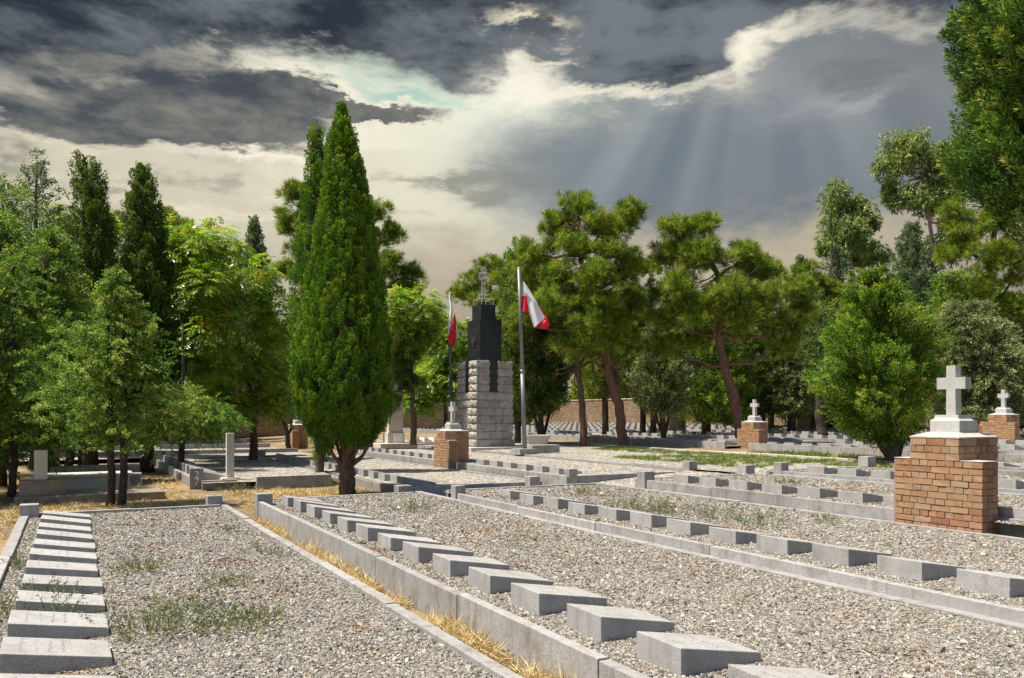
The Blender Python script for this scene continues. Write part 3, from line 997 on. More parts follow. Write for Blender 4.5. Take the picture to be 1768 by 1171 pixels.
# ------------------------------------------------------------------ monument
def monument():
    Z = 31.0
    cx, cy = at(823, Z)
    z0 = .46
    t = thing('monument', 'tall monument of rough grey stone with a black granite column and metal cross', 'monument', (cx, cy, z0))
    W, D = 1.55, 1.78        # along x and y; the near corner is the origin, extends +x and +y
    rk = MB()
    rr = random.Random(3)

    def block(x0, x1, y0, y1, zb, zt):
        bm = bmesh.new()
        bmesh.ops.create_cube(bm, size=1)
        bmesh.ops.subdivide_edges(bm, edges=bm.edges[:], cuts=6, use_grid_fill=True)
        off = Vector((rr.uniform(0, 90), rr.uniform(0, 90), 0))
        vs, fs = [], []
        for v in bm.verts:
            p = v.co + Vector((.5, .5, .5))
            q = Vector((x0 + p.x * (x1 - x0), y0 + p.y * (y1 - y0), zb + p.z * (zt - zb)))
            n = mnoise.noise(q * 5 + off) * .6 + mnoise.noise(q * 13 + off) * .45
            d = Vector((0, 0, 0))
            pill = lambda u: max(0.0, 1 - abs(2 * u - 1) ** 3)
            if p.x < .01: d.x -= (.10 * (.7 + n)) * pill(p.z) * (.4 + .6 * pill(p.y))
            if p.x > .99: d.x += (.05 * (.7 + n)) * pill(p.z)
            if p.y < .01: d.y -= (.035 * (.5 + n)) * pill(p.z)
            if p.y > .99: d.y += (.05 * (.7 + n)) * pill(p.z)
            if p.z > .99: d.z += n * .02
            vs.append(tuple(q + d))
        bm.verts.index_update()
        fs = [tuple(v.index for v in f.verts) for f in bm.faces]
        bm.free()
        rk.add(vs, fs, rr.random())
    ch = .305
    nlow, ntop = 7, 4
    for c in range(nlow):
        zb, zt = c * ch + .006, (c + 1) * ch - .006
        s = 0.05 if c == 0 else 0.0
        cut = (.62, 1.04) if c % 2 else (.9,)
        xs = [-s] + [u for u in cut] + [W + s]
        for i in range(len(xs) - 1):
            block(xs[i] + .005, xs[i + 1] - .005, -s, .45, zb, zt)
            block(xs[i] + .005, xs[i + 1] - .005, D - .45, D + s, zb, zt)
        if 2 <= c <= 4:
            block(-s, .42, .455, .72, zb, zt)     # the recess of the inscription lies between
            block(-s, .42, 1.42, D - .455, zb, zt)
        else:
            block(-s, .42, .455, D - .455, zb, zt)
        block(W - .42, W + s, .455, D - .455, zb, zt)
    for c in range(ntop):
        zb, zt = (nlow + c) * ch + .006, (nlow + c + 1) * ch - .006
        for (xa, xb) in ((0.02, .53), (.96, W - .02)):
            for (ya, yb) in ((0.02, .66), (1.10, D - .02)):
                block(xa, xb, ya, yb, zb, zt)
    rk.build('stone_base', M['rock'], t)
    co_ = MB(); co_.box(.15, W - .15, .15, D - .15, 0, nlow * ch - .02, .5); co_.build('core', M['old'], t)
    pq = MB(); pq.box(.05, .15, .725, 1.415, 2 * ch + .02, 5 * ch - .02, .5)
    plaque = pq.build('plaque', M['pale'], t)
    tx = MB()
    for i in range(9):
        y = .78
        while y < 1.36:
            l = rr.uniform(.02, .07)
            if rr.random() < .85:
                tx.box(.040, .052, y, y + l, 2 * ch + .08 + i * .092, 2 * ch + .12 + i * .092, .5)
            y += l + .02
    tx.build('inscription', M['mark'], plaque)
    bx = MB(); bx.box(.30, 1.26, .34, 1.46, nlow * ch - .3, 4.98, .5)
    col = bx.build('black_column', M['black'], t, bevel=.008)
    pn = MB(); pn.box(.54, .95, .05, .29, nlow * ch - .02, 3.4, .5); pn.box(.05, .29, .68, 1.08, nlow * ch - .02, 3.4, .5); pn.build('black_panel', M['black'], t, bevel=.006)
    b2 = MB(); b2.box(.42, 1.05, .46, 1.28, 4.98, 5.57, .5); b2.build('column_top', M['black'], t, bevel=.008)
    # a dull eagle relief on the west face
    em = MB()
    half = [(0, .20), (.03, .23), (.05, .20), (.04, .15), (.10, .19), (.17, .18), (.20, .10), (.19, 0), (.14, -.04), (.10, 0), (.06, -.02), (.08, -.12), (.05, -.20), (0, -.16)]
    outl = half + [(-a, b) for a, b in half[::-1][1:-1]]
    c0 = (.9, 4.1)
    fr = [(.27, c0[0] + a, c0[1] + b) for a, b in outl]; bk = [(.305, c0[0] + a, c0[1] + b) for a, b in outl]
    n = len(outl)
    em.add(fr + bk, [tuple(range(n)), tuple(range(n, 2 * n))] + [(i, (i + 1) % n, n + (i + 1) % n, n + i) for i in range(n)], .5)
    em.build('eagle_relief', plain('dark_bronze', (.06, .06, .058), .45, .5), col)
    # metal cross on top
    mc = MB()
    ox, oy, oz = .735, .87, 5.57
    r = .013
    def frame(hx, hy, z1, z2):
        c = [(ox - hx, oy - hy), (ox + hx, oy - hy), (ox + hx, oy + hy), (ox - hx, oy + hy)]
        for i in range(4):
            a, b = c[i], c[(i + 1) % 4]
            mc.tube([(*a, z1), (*a, z2)], r, 5)
            mc.tube([(*a, z2), (*b, z2)], r, 5)
            mc.tube([((a[0] * 2 + b[0]) / 3, (a[1] * 2 + b[1]) / 3, z1), ((a[0] * 2 + b[0]) / 3, (a[1] * 2 + b[1]) / 3, z2)], r * .8, 5)
    frame(.27, .34, oz, oz + .24)
    frame(.15, .18, oz + .24, oz + .42)
    for dx in (-.06, .06):
        for dy in (-.06, .06):
            mc.tube([(ox + dx, oy + dy, oz + .42), (ox + dx, oy + dy, oz + 1.5)], .014, 5)
    for hx, hy in ((.19, .06), (.06, .19)):
        for zz in (oz + 1.05, oz + 1.28):
            c = [(ox - hx, oy - hy), (ox + hx, oy - hy), (ox + hx, oy + hy), (ox - hx, oy + hy)]
            for i in range(4):
                mc.tube([(*c[i], zz), (*c[(i + 1) % 4], zz)], r, 5)
        for q in [(ox - hx, oy - hy), (ox + hx, oy - hy), (ox + hx, oy + hy), (ox - hx, oy + hy)]:
            mc.tube([(*q, oz + 1.05), (*q, oz + 1.28)], r, 5)
    c = [(ox - .06, oy - .06), (ox + .06, oy - .06), (ox + .06, oy + .06), (ox - .06, oy + .06)]
    for i in range(4):
        mc.tube([(*c[i], oz + 1.5), (*c[(i + 1) % 4], oz + 1.5)], r, 5)
    mc.build('metal_cross', M['metalwhite'], t)
    # low platform under the monument
    x0, y0 = cx - .5, cy - .55
    pf = MB(); pf.box(x0, x0 + 3.2, y0, y0 + 3.4, .25, .475, .4)
    tag(pf.build('platform', M['pale'], bevel=.01), 'low stone platform under the dark monument', 'platform')


monument()


# ------------------------------------------------------------------ flagpoles
def flagpole(label, px, Z, base_py, top_py, lean=0.0, mat='steel'):
    x, y = at(px, Z)
    zb, zt = hz(base_py, Z), hz(top_py, Z)
    t = thing('flagpole', label, 'flagpole', (x, y, zb))
    H = zt - zb
    rx, ry = CP * lean, -SP * lean
    j = .43
    m1_ = MB(); m1_.tube([(0, 0, 0), (rx * j, ry * j, H * j)], [.075, .07], 12); m1_.build('lower_tube', M[mat], t, True)
    c = MB(); c.tube([(rx * j, ry * j, H * j - .05), (rx * j, ry * j, H * j + .05)], [.085, .08], 12); c.build('collar', M[mat], t, True)
    m2_ = MB(); m2_.tube([(rx * j, ry * j, H * j + .051), (rx, ry, H)], [.058, .05], 12); m2_.build('upper_tube', M[mat], t, True)
    m3_ = MB(); m3_.tube([(rx, ry, H + .002), (rx, ry, H + .05)], [.06, .03], 10); m3_.build('cap', M['metalwhite'], t)
    return t, Vector((x, y, zb))


flagpole('tall grey flagpole right of the monument, its flag blown outward', 906, 27.4, 775, 464, -.2)
bx = MB(); x, y = at(905, 27.4); bx.box(-.33, .33, -.3, .3, 0, .2, .5)
tag(bx.build('pole_footing', M['kerb'], bevel=.01, loc=(x, y, .37)), 'square granite footing under the right flagpole', 'footing')
flagpole('slim grey flagpole left of the monument with a hanging flag', 779, 32.5, 770, 507, -.05, 'poledark')
bx = MB(); x, y = at(938, 28.2); bx.box(-.55, .55, -.2, .2, 0, .30, .5)
tag(bx.build('stone_block', M['rock'], bevel=.015, loc=(x, y, .37)), 'low rough stone block beside the right flagpole footing', 'block')
bw = MB(); x, y = at(929, 29.5)
prof = [(.0, .0), (.26, .0), (.34, .12), (.44, .34), (.46, .40), (.40, .40), (.36, .34), (.0, .30)]
n = 20
for (r0, z0_), (r1, z1_) in zip(prof[:-1], prof[1:]):
    vs = []
    for q in range(n):
        a = 2 * math.pi * q / n
        vs += [(r0 * math.cos(a), r0 * math.sin(a), z0_), (r1 * math.cos(a), r1 * math.sin(a), z1_)]
    bw.add(vs, [(2 * q, 2 * ((q + 1) % n), 2 * ((q + 1) % n) + 1, 2 * q + 1) for q in range(n)], .5)
tag(bw.build('stone_planter', M['pale'], smooth=True, loc=(x, y, hz(768, 29.5) - .05)), 'round pale stone planter bowl beside the right flagpole', 'planter')


def flag(label, Z, patches, shift=0.0):
    """cloth panels given by pairs of edge lines in the picture plane at depth Z, given folds in depth"""
    x0, y0 = at(patches[0][1][0][0], Z)
    t = thing('flag', label, 'flag', (x0, y0, hz(patches[0][1][0][1], Z)))
    org = Vector((x0, y0, hz(patches[0][1][0][1], Z)))
    groups = {}
    for (kind, left, right, dz) in patches:
        groups.setdefault(kind, []).append((left, right, dz))
    for kind, lst in groups.items():
        mb = MB()
        for left, right, dz in lst:
            def samp(line, u):
                line = [np.array(p, float) for p in line]
                s = u * (len(line) - 1); i = min(int(s), len(line) - 2); f = s - i
                return line[i] * (1 - f) + line[i + 1] * f
            nu, nv = 16, 10
            g = []
            for i in range(nu + 1):
                a, b = samp(left, i / nu), samp(right, i / nu)
                for j in range(nv + 1):
                    p = a * (1 - j / nv) + b * (j / nv)
                    wz = dz + .06 * math.sin(j / nv * 7 + i / nu * 2.2) * (.3 + i / nu)
                    g.append(tuple(pt(p[0], p[1], Z + wz) - org))
            mb.add(g, [(i * (nv + 1) + j, i * (nv + 1) + j + 1, (i + 1) * (nv + 1) + j + 1, (i + 1) * (nv + 1) + j) for i in range(nu) for j in range(nv)], .5)
        mb.build(kind + '_stripe', M['flag' + kind], t, True)


flag('white and red flag blown out from the right flagpole', 27.35, [
    ('white', [(903, 485), (902.5, 510), (909, 512), (914, 542), (922, 566)], [(903.5, 485), (914, 500), (928, 524), (936, 540), (941, 549)], 0),
    ('red', [(902, 510), (900, 524), (899.5, 536)], [(909.5, 512), (912, 526), (914.5, 543)], .03),
    ('red', [(926, 524), (934, 541), (939, 548), (930, 558), (921, 566)], [(928, 524), (941, 544), (949, 558), (948.5, 563), (947, 568.5)], .06)])
flag('white and red flag hanging down the left flagpole', 32.35, [
    ('white', [(777, 520), (774, 545), (773.2, 562), (773, 578)], [(779, 520), (782, 535), (781, 550), (777, 580)], 0),
    ('red', [(780, 560), (776, 576), (773, 578), (774, 590), (781, 598)], [(785, 540), (788, 556), (787, 572), (788, 586), (782, 598)], -.06),
    ('white', [(787, 555), (787, 572), (788, 586)], [(788, 556), (790, 570), (792.5, 582)], .02)])

# ------------------------------------------------------------------ pale column, white graves and others in the middle distance
def block_thing(name, label, cat, px, py, Z, w, d, h, mat, rot=0.0, bevel=.01, parts=None):
    x, y = at(px, Z)
    z = hz(py, Z)
    t = thing(name, label, cat, (x, y, z), rot) if parts else None
    mb = MB(); mb.box(-w / 2, w / 2, -d / 2, d / 2, 0, h, .5)
    o = mb.build(parts[0] if parts else name, M[mat], t, bevel=bevel, loc=None if parts else (x, y, z))
    if not parts:
        o.rotation_euler = (0, 0, rot)
        tag(o, label, cat)
    return t or o


t = block_thing('stone_pylon', 'tall pale stone pylon with a white plaque, right of the big cypress', 'pylon', 680, 771, 36, .66, .55, 3.1, 'pale', parts=['shaft'])
mb = MB(); mb.box(-.40, .38, -.33, .30, -.1, .62, .5); mb.build('foot', M['pale'], t, bevel=.01)
mb = MB(); mb.box(-.15, .30, -.345, -.331, .08, .60, .5); mb.build('plaque', M['whitestone'], t)
mb = MB(); x, y = at(652, 35); mb.box(0, 4.2, 0, 1.4, 0, .2, .5)
tag(mb.build('stone_step', M['pale'], bevel=.01, loc=(x, y - .4, hz(774, 35))), 'long pale stone step in front of the pylon', 'step')
for i, px in enumerate((708, 724, 740)):
    x, y = at(px, 38.5)
    z = hz(770, 38.5)
    mb = MB()
    mb.add([(0, 0, 0), (1.0, 0, 0), (0, .8, 0), (1.0, .8, 0), (0, 0, .42), (0, .8, .42), (1.0, 0, .05), (1.0, .8, .05)],
           [(0, 2, 3, 1), (0, 1, 6, 4), (2, 5, 7, 3), (0, 4, 5, 2), (1, 3, 7, 6), (4, 6, 7, 5)], .5)
    tag(mb.build('sloped_tomb', M['whitestone'], bevel=.01, loc=(x, y - .6 - i * .05, z)), f'white sloped marble tomb, {("left", "middle", "right")[i]} of three between pylon and middle pillar', 'tomb')

# white column in the left shade
t = block_thing('stone_column', 'slim pale stone column on a stepped base in the shaded plot', 'column', 397, 836, 19.4, .17, .17, 1.22, 'pale', parts=['shaft'])
mb = MB(); mb.box(-.21, .21, -.21, .21, -.02, .16, .5); mb.build('upper_step', M['pale'], t, bevel=.008)
mb = MB(); mb.box(-.32, .32, -.32, .32, -.12, .03, .5); mb.build('lower_step', M['pale'], t, bevel=.008)

# number post: 27 painted in white down its face
x, y = at(339, 18.9)
t = thing('number_post', 'short grey stone post with white painted number 27', 'post', (x, y, -.03))
mb = MB(); mb.box(-.15, .15, -.06, .06, 0, .50, .5); mb.build('stone', M['kerb'], t, bevel=.008)
for i, ch in enumerate('27'):
    cu = bpy.data.curves.new('digit', 'FONT'); cu.body = ch; cu.size = .23; cu.extrude = .002; cu.align_x = 'CENTER'; cu.align_y = 'CENTER'
    tmp = bpy.data.objects.new('tmp', cu); COL.objects.link(tmp)
    bpy.context.view_layer.update()
    me = bpy.data.meshes.new_from_object(tmp)
    bpy.data.objects.remove(tmp)
    me.materials.clear(); me.materials.append(M['digit'])
    o = link('digit', me, t, (.0, -.064, .35 - i * .17))
    o.rotation_euler = (math.radians(90), 0, 0)

# old tombs on the left
x, y = at(160, 16.6)
rz_ = .02
t = thing('old_tomb', 'low pale tomb slab with a broken stone stump, behind the leftmost plot', 'tomb', (x, y, 0), rz_)
mb = MB(); mb.box(-1.35, 1.3, -.62, .9, -.05, .14, .3); mb.build('base_slab', M['old'], t, bevel=.015)
mb = MB(); mb.box(-1.28, -.48, -.42, .0, .142, .44, .4); mb.build('pedestal', M['old'], t, bevel=.012)
mb = MB(); mb.box(-1.03, -.80, -.32, -.10, .442, 1.02, .7); mb.build('stump', M['pale'], t, bevel=.012)
x, y = at(150, 18.2)
t = thing('box_tomb', 'long pale box tomb behind two thin trunks at the left', 'tomb', (x, y, 0), .02)
mb = MB(); mb.box(-.7, .85, -.3, .5, -.05, .34, .6); mb.build('chest', M['pale'], t, bevel=.012)
mb = MB(); mb.box(-.78, .93, -.36, .56, .342, .40, .9); mb.build('lid', M['pale'], t, bevel=.01)
x, y = at(165, 20.5)
mb = MB(); mb.box(-1.0, 1.0, -.4, .5, -.05, .42, .3)
tag(mb.build('dark_tomb', M['kerb'], bevel=.012, loc=(x, y, 0)), 'dark grey tomb chest in deep shade at the left', 'tomb')
x, y = at(228, 19.0)
t = thing('small_bench', 'small pale metal stool beside the box tomb', 'stool', (x, y, -.02))
mb = MB(); mb.box(-.2, .2, -.14, .14, .34, .37, .5); mb.build('seat', M['metalwhite'], t)
for a, b in ((-.17, -.12), (.17, -.12), (-.17, .12), (.17, .12)):
    mb = MB(); mb.tube([(a, b, .34), (a * 1.25, b * 1.2, 0)], .012, 6); mb.build('leg', M['metalwhite'], t)

# boundary walls
def wall_run(label, pts, top):
    t = thing('boundary_wall', label, 'wall')
    mb = MB(); cp = MB()
    (xa, ya), (xb, yb) = pts
    n = 18
    w = .36
    ox, oy = (w, 0) if xa == xb else (0, w)
    for i in range(n):
        p = (xa + (xb - xa) * i / n, ya + (yb - ya) * i / n); q = (xa + (xb - xa) * (i + 1) / n, ya + (yb - ya) * (i + 1) / n)
        zp, zq = gz(*p) - .3, gz(*q) - .3
        mb.add([(*p, zp), (*q, zq), (q[0] + ox, q[1] + oy, zq), (p[0] + ox, p[1] + oy, zp), (*p, top), (*q, top), (q[0] + ox, q[1] + oy, top), (p[0] + ox, p[1] + oy, top)],
               [(0, 1, 5, 4), (1, 2, 6, 5), (2, 3, 7, 6), (3, 0, 4, 7), (4, 5, 6, 7)], .5)
    mb.build('brickwork', M['wall_y' if xa == xb else 'wall'], t)
    e = .06
    cp.box(min(xa, xb) - (e if ox else 0), max(xa, xb) + ox + (e if ox else 0), min(ya, yb) - (e if oy else 0), max(ya, yb) + oy + (e if oy else 0), top + .003, top + .10, .5)
    cp.build('coping', M['cap'], t, bevel=.02)


wall_run('shaded brown brick boundary wall behind the left trees and monument', ((-14, 58), (31, 58)), 2.5)
wall_run('sunlit tan brick boundary wall behind the far graves and pine trunks', ((44.5, 30), (44.5, 92)), 3.1)

# yellow folded umbrella-like cloths under the right trees
for (px, py, Z, lab) in ((1703, 735, 36, 'folded yellow cloth hanging upright under the right trees'), (1391, 716, 56, 'small folded yellow cloth near the far pillar')):
    x, y = at(px, Z); mb = MB()
    mb.tube([(0, 0, 0), (0, 0, .5), (0, 0, 1.3), (0, 0, 1.45)], [.26, .2, .09, .02], 9)
    tag(mb.build('yellow_cloth', M['gold'], loc=(x, y, hz(py, Z))), lab, 'cloth')

# ------------------------------------------------------------------ foliage
def nrm(a):
    return a / np.maximum(np.linalg.norm(a, axis=-1, keepdims=True), 1e-9)


def leaf_arrays(pos, axis, L, W, side=None):
    n = len(pos)
    axis = nrm(axis)
    if side is None:
        side = np.cross(axis, rng.normal(size=(n, 3)))
    side = nrm(side)
    L = np.broadcast_to(L, (n,))[:, None]; W = np.broadcast_to(W, (n,))[:, None]
    mid = pos + axis * L * .45
    return np.stack([pos, mid + side * W * .5, pos + axis * L, mid - side * W * .5], 1).reshape(-1, 3)


def leaf_obj(name, V, tint, mat, parent):
    n = len(V) // 4
    return mesh_np(name, V, np.arange(n * 4).reshape(n, 4), np.clip(tint, 0, 1), mat, parent)


def plumes(P0, A, Ln, droop, m, spread, L, W, rand=.5, tint=None, tv=.22):
    """sprays of small leaves: each starts at P0, runs along A and droops; m leaves on each"""
    n = len(P0)
    s = rng.random((n, m, 1)) ** .8
    Ln = np.broadcast_to(Ln, (n,)).reshape(n, 1, 1)
    dr = np.broadcast_to(droop, (n,)).reshape(n, 1, 1)
    up = np.array([0, 0, 1.0])
    pos = P0[:, None] + A[:, None] * Ln * s - up * dr * Ln * s ** 2 + rng.normal(size=(n, m, 3)) * spread * (1 - .65 * s)
    tan = A[:, None] - up * 2 * dr * s
    ax = nrm(tan) + rng.normal(size=(n, m, 3)) * rand
    tb = rng.beta(2, 2, n) if tint is None else tint
    tt = (tb[:, None] + rng.normal(size=(n, m)) * tv).ravel()
    N = n * m
    V = leaf_arrays(pos.reshape(N, 3), ax.reshape(N, 3), L * rng.uniform(.65, 1.3, N), W * rng.uniform(.7, 1.3, N))
    return V, tt


def tufts(P0, A, Ln, R_, m, L, W, rand=.4):
    """dense flame shaped tufts as on a cypress: leaves cover the tuft and follow its axis, young growth at the tip"""
    n = len(P0)
    s = rng.random((n, m, 1)) ** .85
    Ln = np.broadcast_to(Ln, (n,)).reshape(n, 1, 1)
    rr = R_ * np.sqrt(np.clip(np.sin(np.pi * (s * .86 + .12)), 0, 1)) * (1 - .35 * s)
    d = rng.normal(size=(n, m, 3))
    d -= (d * A[:, None]).sum(2, keepdims=True) * A[:, None]
    d = nrm(d)
    pos = P0[:, None] + A[:, None] * Ln * s + d * rr * np.sqrt(rng.uniform(.35, 1, (n, m, 1)))
    ax = A[:, None] + d * .55 + rng.normal(size=(n, m, 3)) * rand
    N = n * m
    tt = (rng.beta(2, 2, n)[:, None] * .75 + rng.normal(size=(n, m)) * .12 + .28 * s[:, :, 0]).ravel()
    return leaf_arrays(pos.reshape(N, 3), ax.reshape(N, 3), L * rng.uniform(.65, 1.3, N), W * rng.uniform(.7, 1.3, N)), tt


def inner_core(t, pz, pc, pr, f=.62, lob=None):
    """the dry brown inside of a dense crown, dark so its gaps read as shade"""
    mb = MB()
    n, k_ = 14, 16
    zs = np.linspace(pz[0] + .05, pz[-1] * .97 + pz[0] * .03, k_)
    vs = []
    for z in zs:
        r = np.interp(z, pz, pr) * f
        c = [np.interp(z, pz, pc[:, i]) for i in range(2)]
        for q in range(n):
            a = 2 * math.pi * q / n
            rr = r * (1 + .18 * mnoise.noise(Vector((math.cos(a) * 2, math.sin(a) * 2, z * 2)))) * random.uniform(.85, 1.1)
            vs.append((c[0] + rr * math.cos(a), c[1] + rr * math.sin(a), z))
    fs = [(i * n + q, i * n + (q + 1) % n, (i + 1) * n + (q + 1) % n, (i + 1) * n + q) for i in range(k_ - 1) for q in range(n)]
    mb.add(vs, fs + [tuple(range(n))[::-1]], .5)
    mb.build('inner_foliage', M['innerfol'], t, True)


def tree(name, label, px, py, Z, cat='tree', group=None):
    x, y = at(px, Z)
    t = thing(name, label, cat, (x, y, hz(py, Z)), 0, group)
    org = np.array((x, y, hz(py, Z)))
    rel = lambda qx, qy, dz=0.0: np.array(pt(qx, qy, Z + dz)) - org
    return t, rel


def sphere_pts(n, rho=(.6, 1.0), upb=0.0):
    d = nrm(rng.normal(size=(n, 3)) + np.array([0, 0, upb]))
    r = rng.uniform(rho[0] ** 3, rho[1] ** 3, n) ** (1 / 3)
    return d, d * r[:, None]


def trunk(t, path, radii, mat, n=9, extra=(), name='trunk'):
    mb = MB()
    # smooth path with small wander
    P = [np.array(p, float) for p in path]
    Q, R = [], []
    for i in range(len(P) - 1):
        for f in np.linspace(0, 1, 6, endpoint=False):
            Q.append(P[i] * (1 - f) + P[i + 1] * f + (rng.normal(size=3) * radii[i] * .10 if (i or f) else 0))
            R.append(radii[i] * (1 - f) + radii[i + 1] * f)
    Q.append(P[-1]); R.append(radii[-1])
    R[0] *= 1.25
    mb.tube(Q, R, n)
    for pts, rr in extra:
        mb.tube(pts, rr, 6)
    return mb.build(name, M[mat], t, True)


def bough(a, b, sag=.15, r0=.05, r1=.012, k_=5):
    a, b = np.array(a, float), np.array(b, float)
    pts = []
    for i in range(k_ + 1):
        f = i / k_
        p = a * (1 - f) + b * f
        p[2] -= sag * math.sin(f * math.pi) * np.linalg.norm(b - a) * .5
        pts.append(p + (rng.normal(size=3) * .03 * np.linalg.norm(b - a) if 0 < i < k_ else 0))
    return pts, [r0 + (r1 - r0) * i / k_ for i in range(k_ + 1)]


def column_crown(t, rel, prof, n, m, ln, spread, L, W, mat, out=.35, droop=0.0, lobes=.12, rand=.5, inner=.5, name='crown', seed=0, yscale=1.0, tuft=0.0, core=0.0):
    """crown of a conifer given by its outline in the photo: (row, left, right) triples"""
    pz, pc, pr = [], [], []
    for py, l, r in prof:
        a, b = rel(l, py), rel(r, py)
        pz.append(a[2]); pc.append((a + b) / 2); pr.append(np.linalg.norm(b - a) / 2)
    o = np.argsort(pz); pz = np.array(pz)[o]; pc = np.array(pc)[o]; pr = np.array(pr)[o]
    zz = np.linspace(pz[0], pz[-1], 400); rr = np.interp(zz, pz, pr)
    cdf = np.cumsum(rr + .12 * rr.max()); cdf /= cdf[-1]
    z = np.interp(rng.random(n), cdf, zz)
    th = rng.uniform(0, 2 * math.pi, n)
    ph = seed * 1.7
    lob = 1 + lobes * (np.sin(3 * th + 1.3 * z + ph) * .5 + np.sin(5 * th - 2.1 * z + ph * 2) * .35 + np.sin(2.0 * z * 2.2 + th * 2 + ph) * .45)
    rho = np.sqrt(rng.uniform(inner ** 2, 1.0, n)) * lob
    r = np.interp(z, pz, pr) * rho
    c = np.stack([np.interp(z, pz, pc[:, i]) for i in range(3)], 1)
    od = np.stack([np.cos(th), np.sin(th) * yscale, np.zeros(n)], 1)
    P = c + od * r[:, None]; P[:, 2] = z
    lnv = ln * rng.uniform(.6, 1.3, n)
    A = nrm(od * out + np.array([0, 0, 1.0]) * (1 - abs(out) * .5) + rng.normal(size=(n, 3)) * .18)
    P = P - A * lnv[:, None] * .55
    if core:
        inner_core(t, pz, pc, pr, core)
    if tuft:
        V, tt = tufts(P, A, lnv, tuft, m, L, W, .38)
    else:
        V, tt = plumes(P, A, lnv, droop, m, spread, L, W, rand)
    return leaf_obj(name, V, tt, M[mat], t)


def clump_crown(t, clumps, kind, mat, name='crown', dens=1.0, L=.2, W=.025, k_=None):
    """clumps: list of (centre, (rx, ry, rz)); kind chooses how the leaves sit"""
    VS, TS = [], []
    for c, rad in clumps:
        rad = np.array(rad); c = np.array(c)
        vol = float(np.cbrt(np.prod(rad)))
        if kind == 'pine':
            n = int(190 * vol ** 2 * dens) + 12
            d, p = sphere_pts(n, (.4, 1.0), .35)
            p = p * (1 + .22 * np.sin(d[:, :1] * 6 + c[0]) * np.cos(d[:, 2:] * 5 + c[1]))
            P = c + p * rad
            A = nrm(d * .8 + np.array([0, 0, .55]) + rng.normal(size=(n, 3)) * .25)
            V, tt = plumes(P, A, .12, 0, 20, .03, L, W, .55, tv=.14, tint=np.clip(rng.beta(2.2, 2, n), 0, 1))
        elif kind == 'compound':
            n = int(210 * vol ** 2 * dens) + 12
            d, p = sphere_pts(n, (.5, 1.0), .2)
            P = c + p * rad
            A = nrm(d * np.array([1, 1, .35]) + np.array([0, 0, .12]) + rng.normal(size=(n, 3)) * .25)
            m = 10
            s = (np.arange(m) + .8) / (m + .3)
            Ln = rng.uniform(.38, .62, n)[:, None, None]
            up = np.array([0, 0, 1.0])
            pos = P[:, None] + A[:, None] * Ln * s[None, :, None] - up * .5 * Ln * (s ** 2)[None, :, None]
            tan = nrm(A[:, None] - up * 1.0 * s[None, :, None])
            sd_ = nrm(np.cross(tan, up))
            tb = rng.beta(2.2, 2, n)
            for sg in (1, -1):
                ax = nrm(sd_ * sg + tan * .35 - up * .28 + rng.normal(size=pos.shape) * .12)
                N = n * m
                V = leaf_arrays(pos.reshape(N, 3), ax.reshape(N, 3), L * rng.uniform(.75, 1.15, N), W * rng.uniform(.8, 1.2, N), tan.reshape(N, 3))
                VS.append(V); TS.append((tb[:, None] + rng.normal(size=(n, m)) * .1).ravel())
            continue
        elif kind == 'hang':
            n = int(260 * vol ** 2 * dens) + 30
            d, p = sphere_pts(n, (.2, 1.0))
            p = p * (1 + .3 * np.sin(d[:, :1] * 5 + c[0]))
            P = c + p * rad
            A = nrm(d * .5 + np.array([0, 0, -.6]) + rng.normal(size=(n, 3)) * .3)
            V, tt = plumes(P, A, .3, .2, 9, .06, L, W, .5)
        elif kind == 'spray':
            n = int(190 * vol ** 2 * dens) + 12
            d, p = sphere_pts(n, (.3, 1.0), .1)
            P = c + p * rad
            A = nrm(d * np.array([1, 1, .5]) + np.array([0, 0, .25]) + rng.normal(size=(n, 3)) * .25)
            V, tt = plumes(P, A, rng.uniform(.25, .55, n), .35, 44, .038, L, W, .38, tv=.12)
        else:
            n = int(150 * vol ** 2 * dens) + 20
            d, p = sphere_pts(n, (.4, 1.0))
            p = p * (1 + .2 * np.sin(d[:, :1] * 6 + c[0]) * np.cos(d[:, 2:] * 4 + c[1]))
            P = c + p * rad
            A = nrm(d + rng.normal(size=(n, 3)) * .4)
            V, tt = plumes(P, A, .22, .3, 12, .09, L, W, .9)
        VS.append(V); TS.append(tt)
    return leaf_obj(name, np.concatenate(VS), np.concatenate(TS), M[mat], t)


def seeds(t, clumps, n, L=.085, W=.05):
    VS = []
    for _ in range(n):
        c, rad = clumps[rng.integers(len(clumps))]
        d = nrm(rng.normal(size=3) + np.array([-.35, -.8, .5]))
        p = np.array(c) + d * np.array(rad) * rng.uniform(1.0, 1.2)
        q = p + rng.normal(size=(26, 3)) * .085
        VS.append(leaf_arrays(q, rng.normal(size=(26, 3)), L, W))
    V = np.concatenate(VS)
    return tag(leaf_obj('seed_foliage', V, np.repeat(rng.random(n), 26) + rng.normal(size=n * 26) * .15, M['seed'], t), kind='stuff')


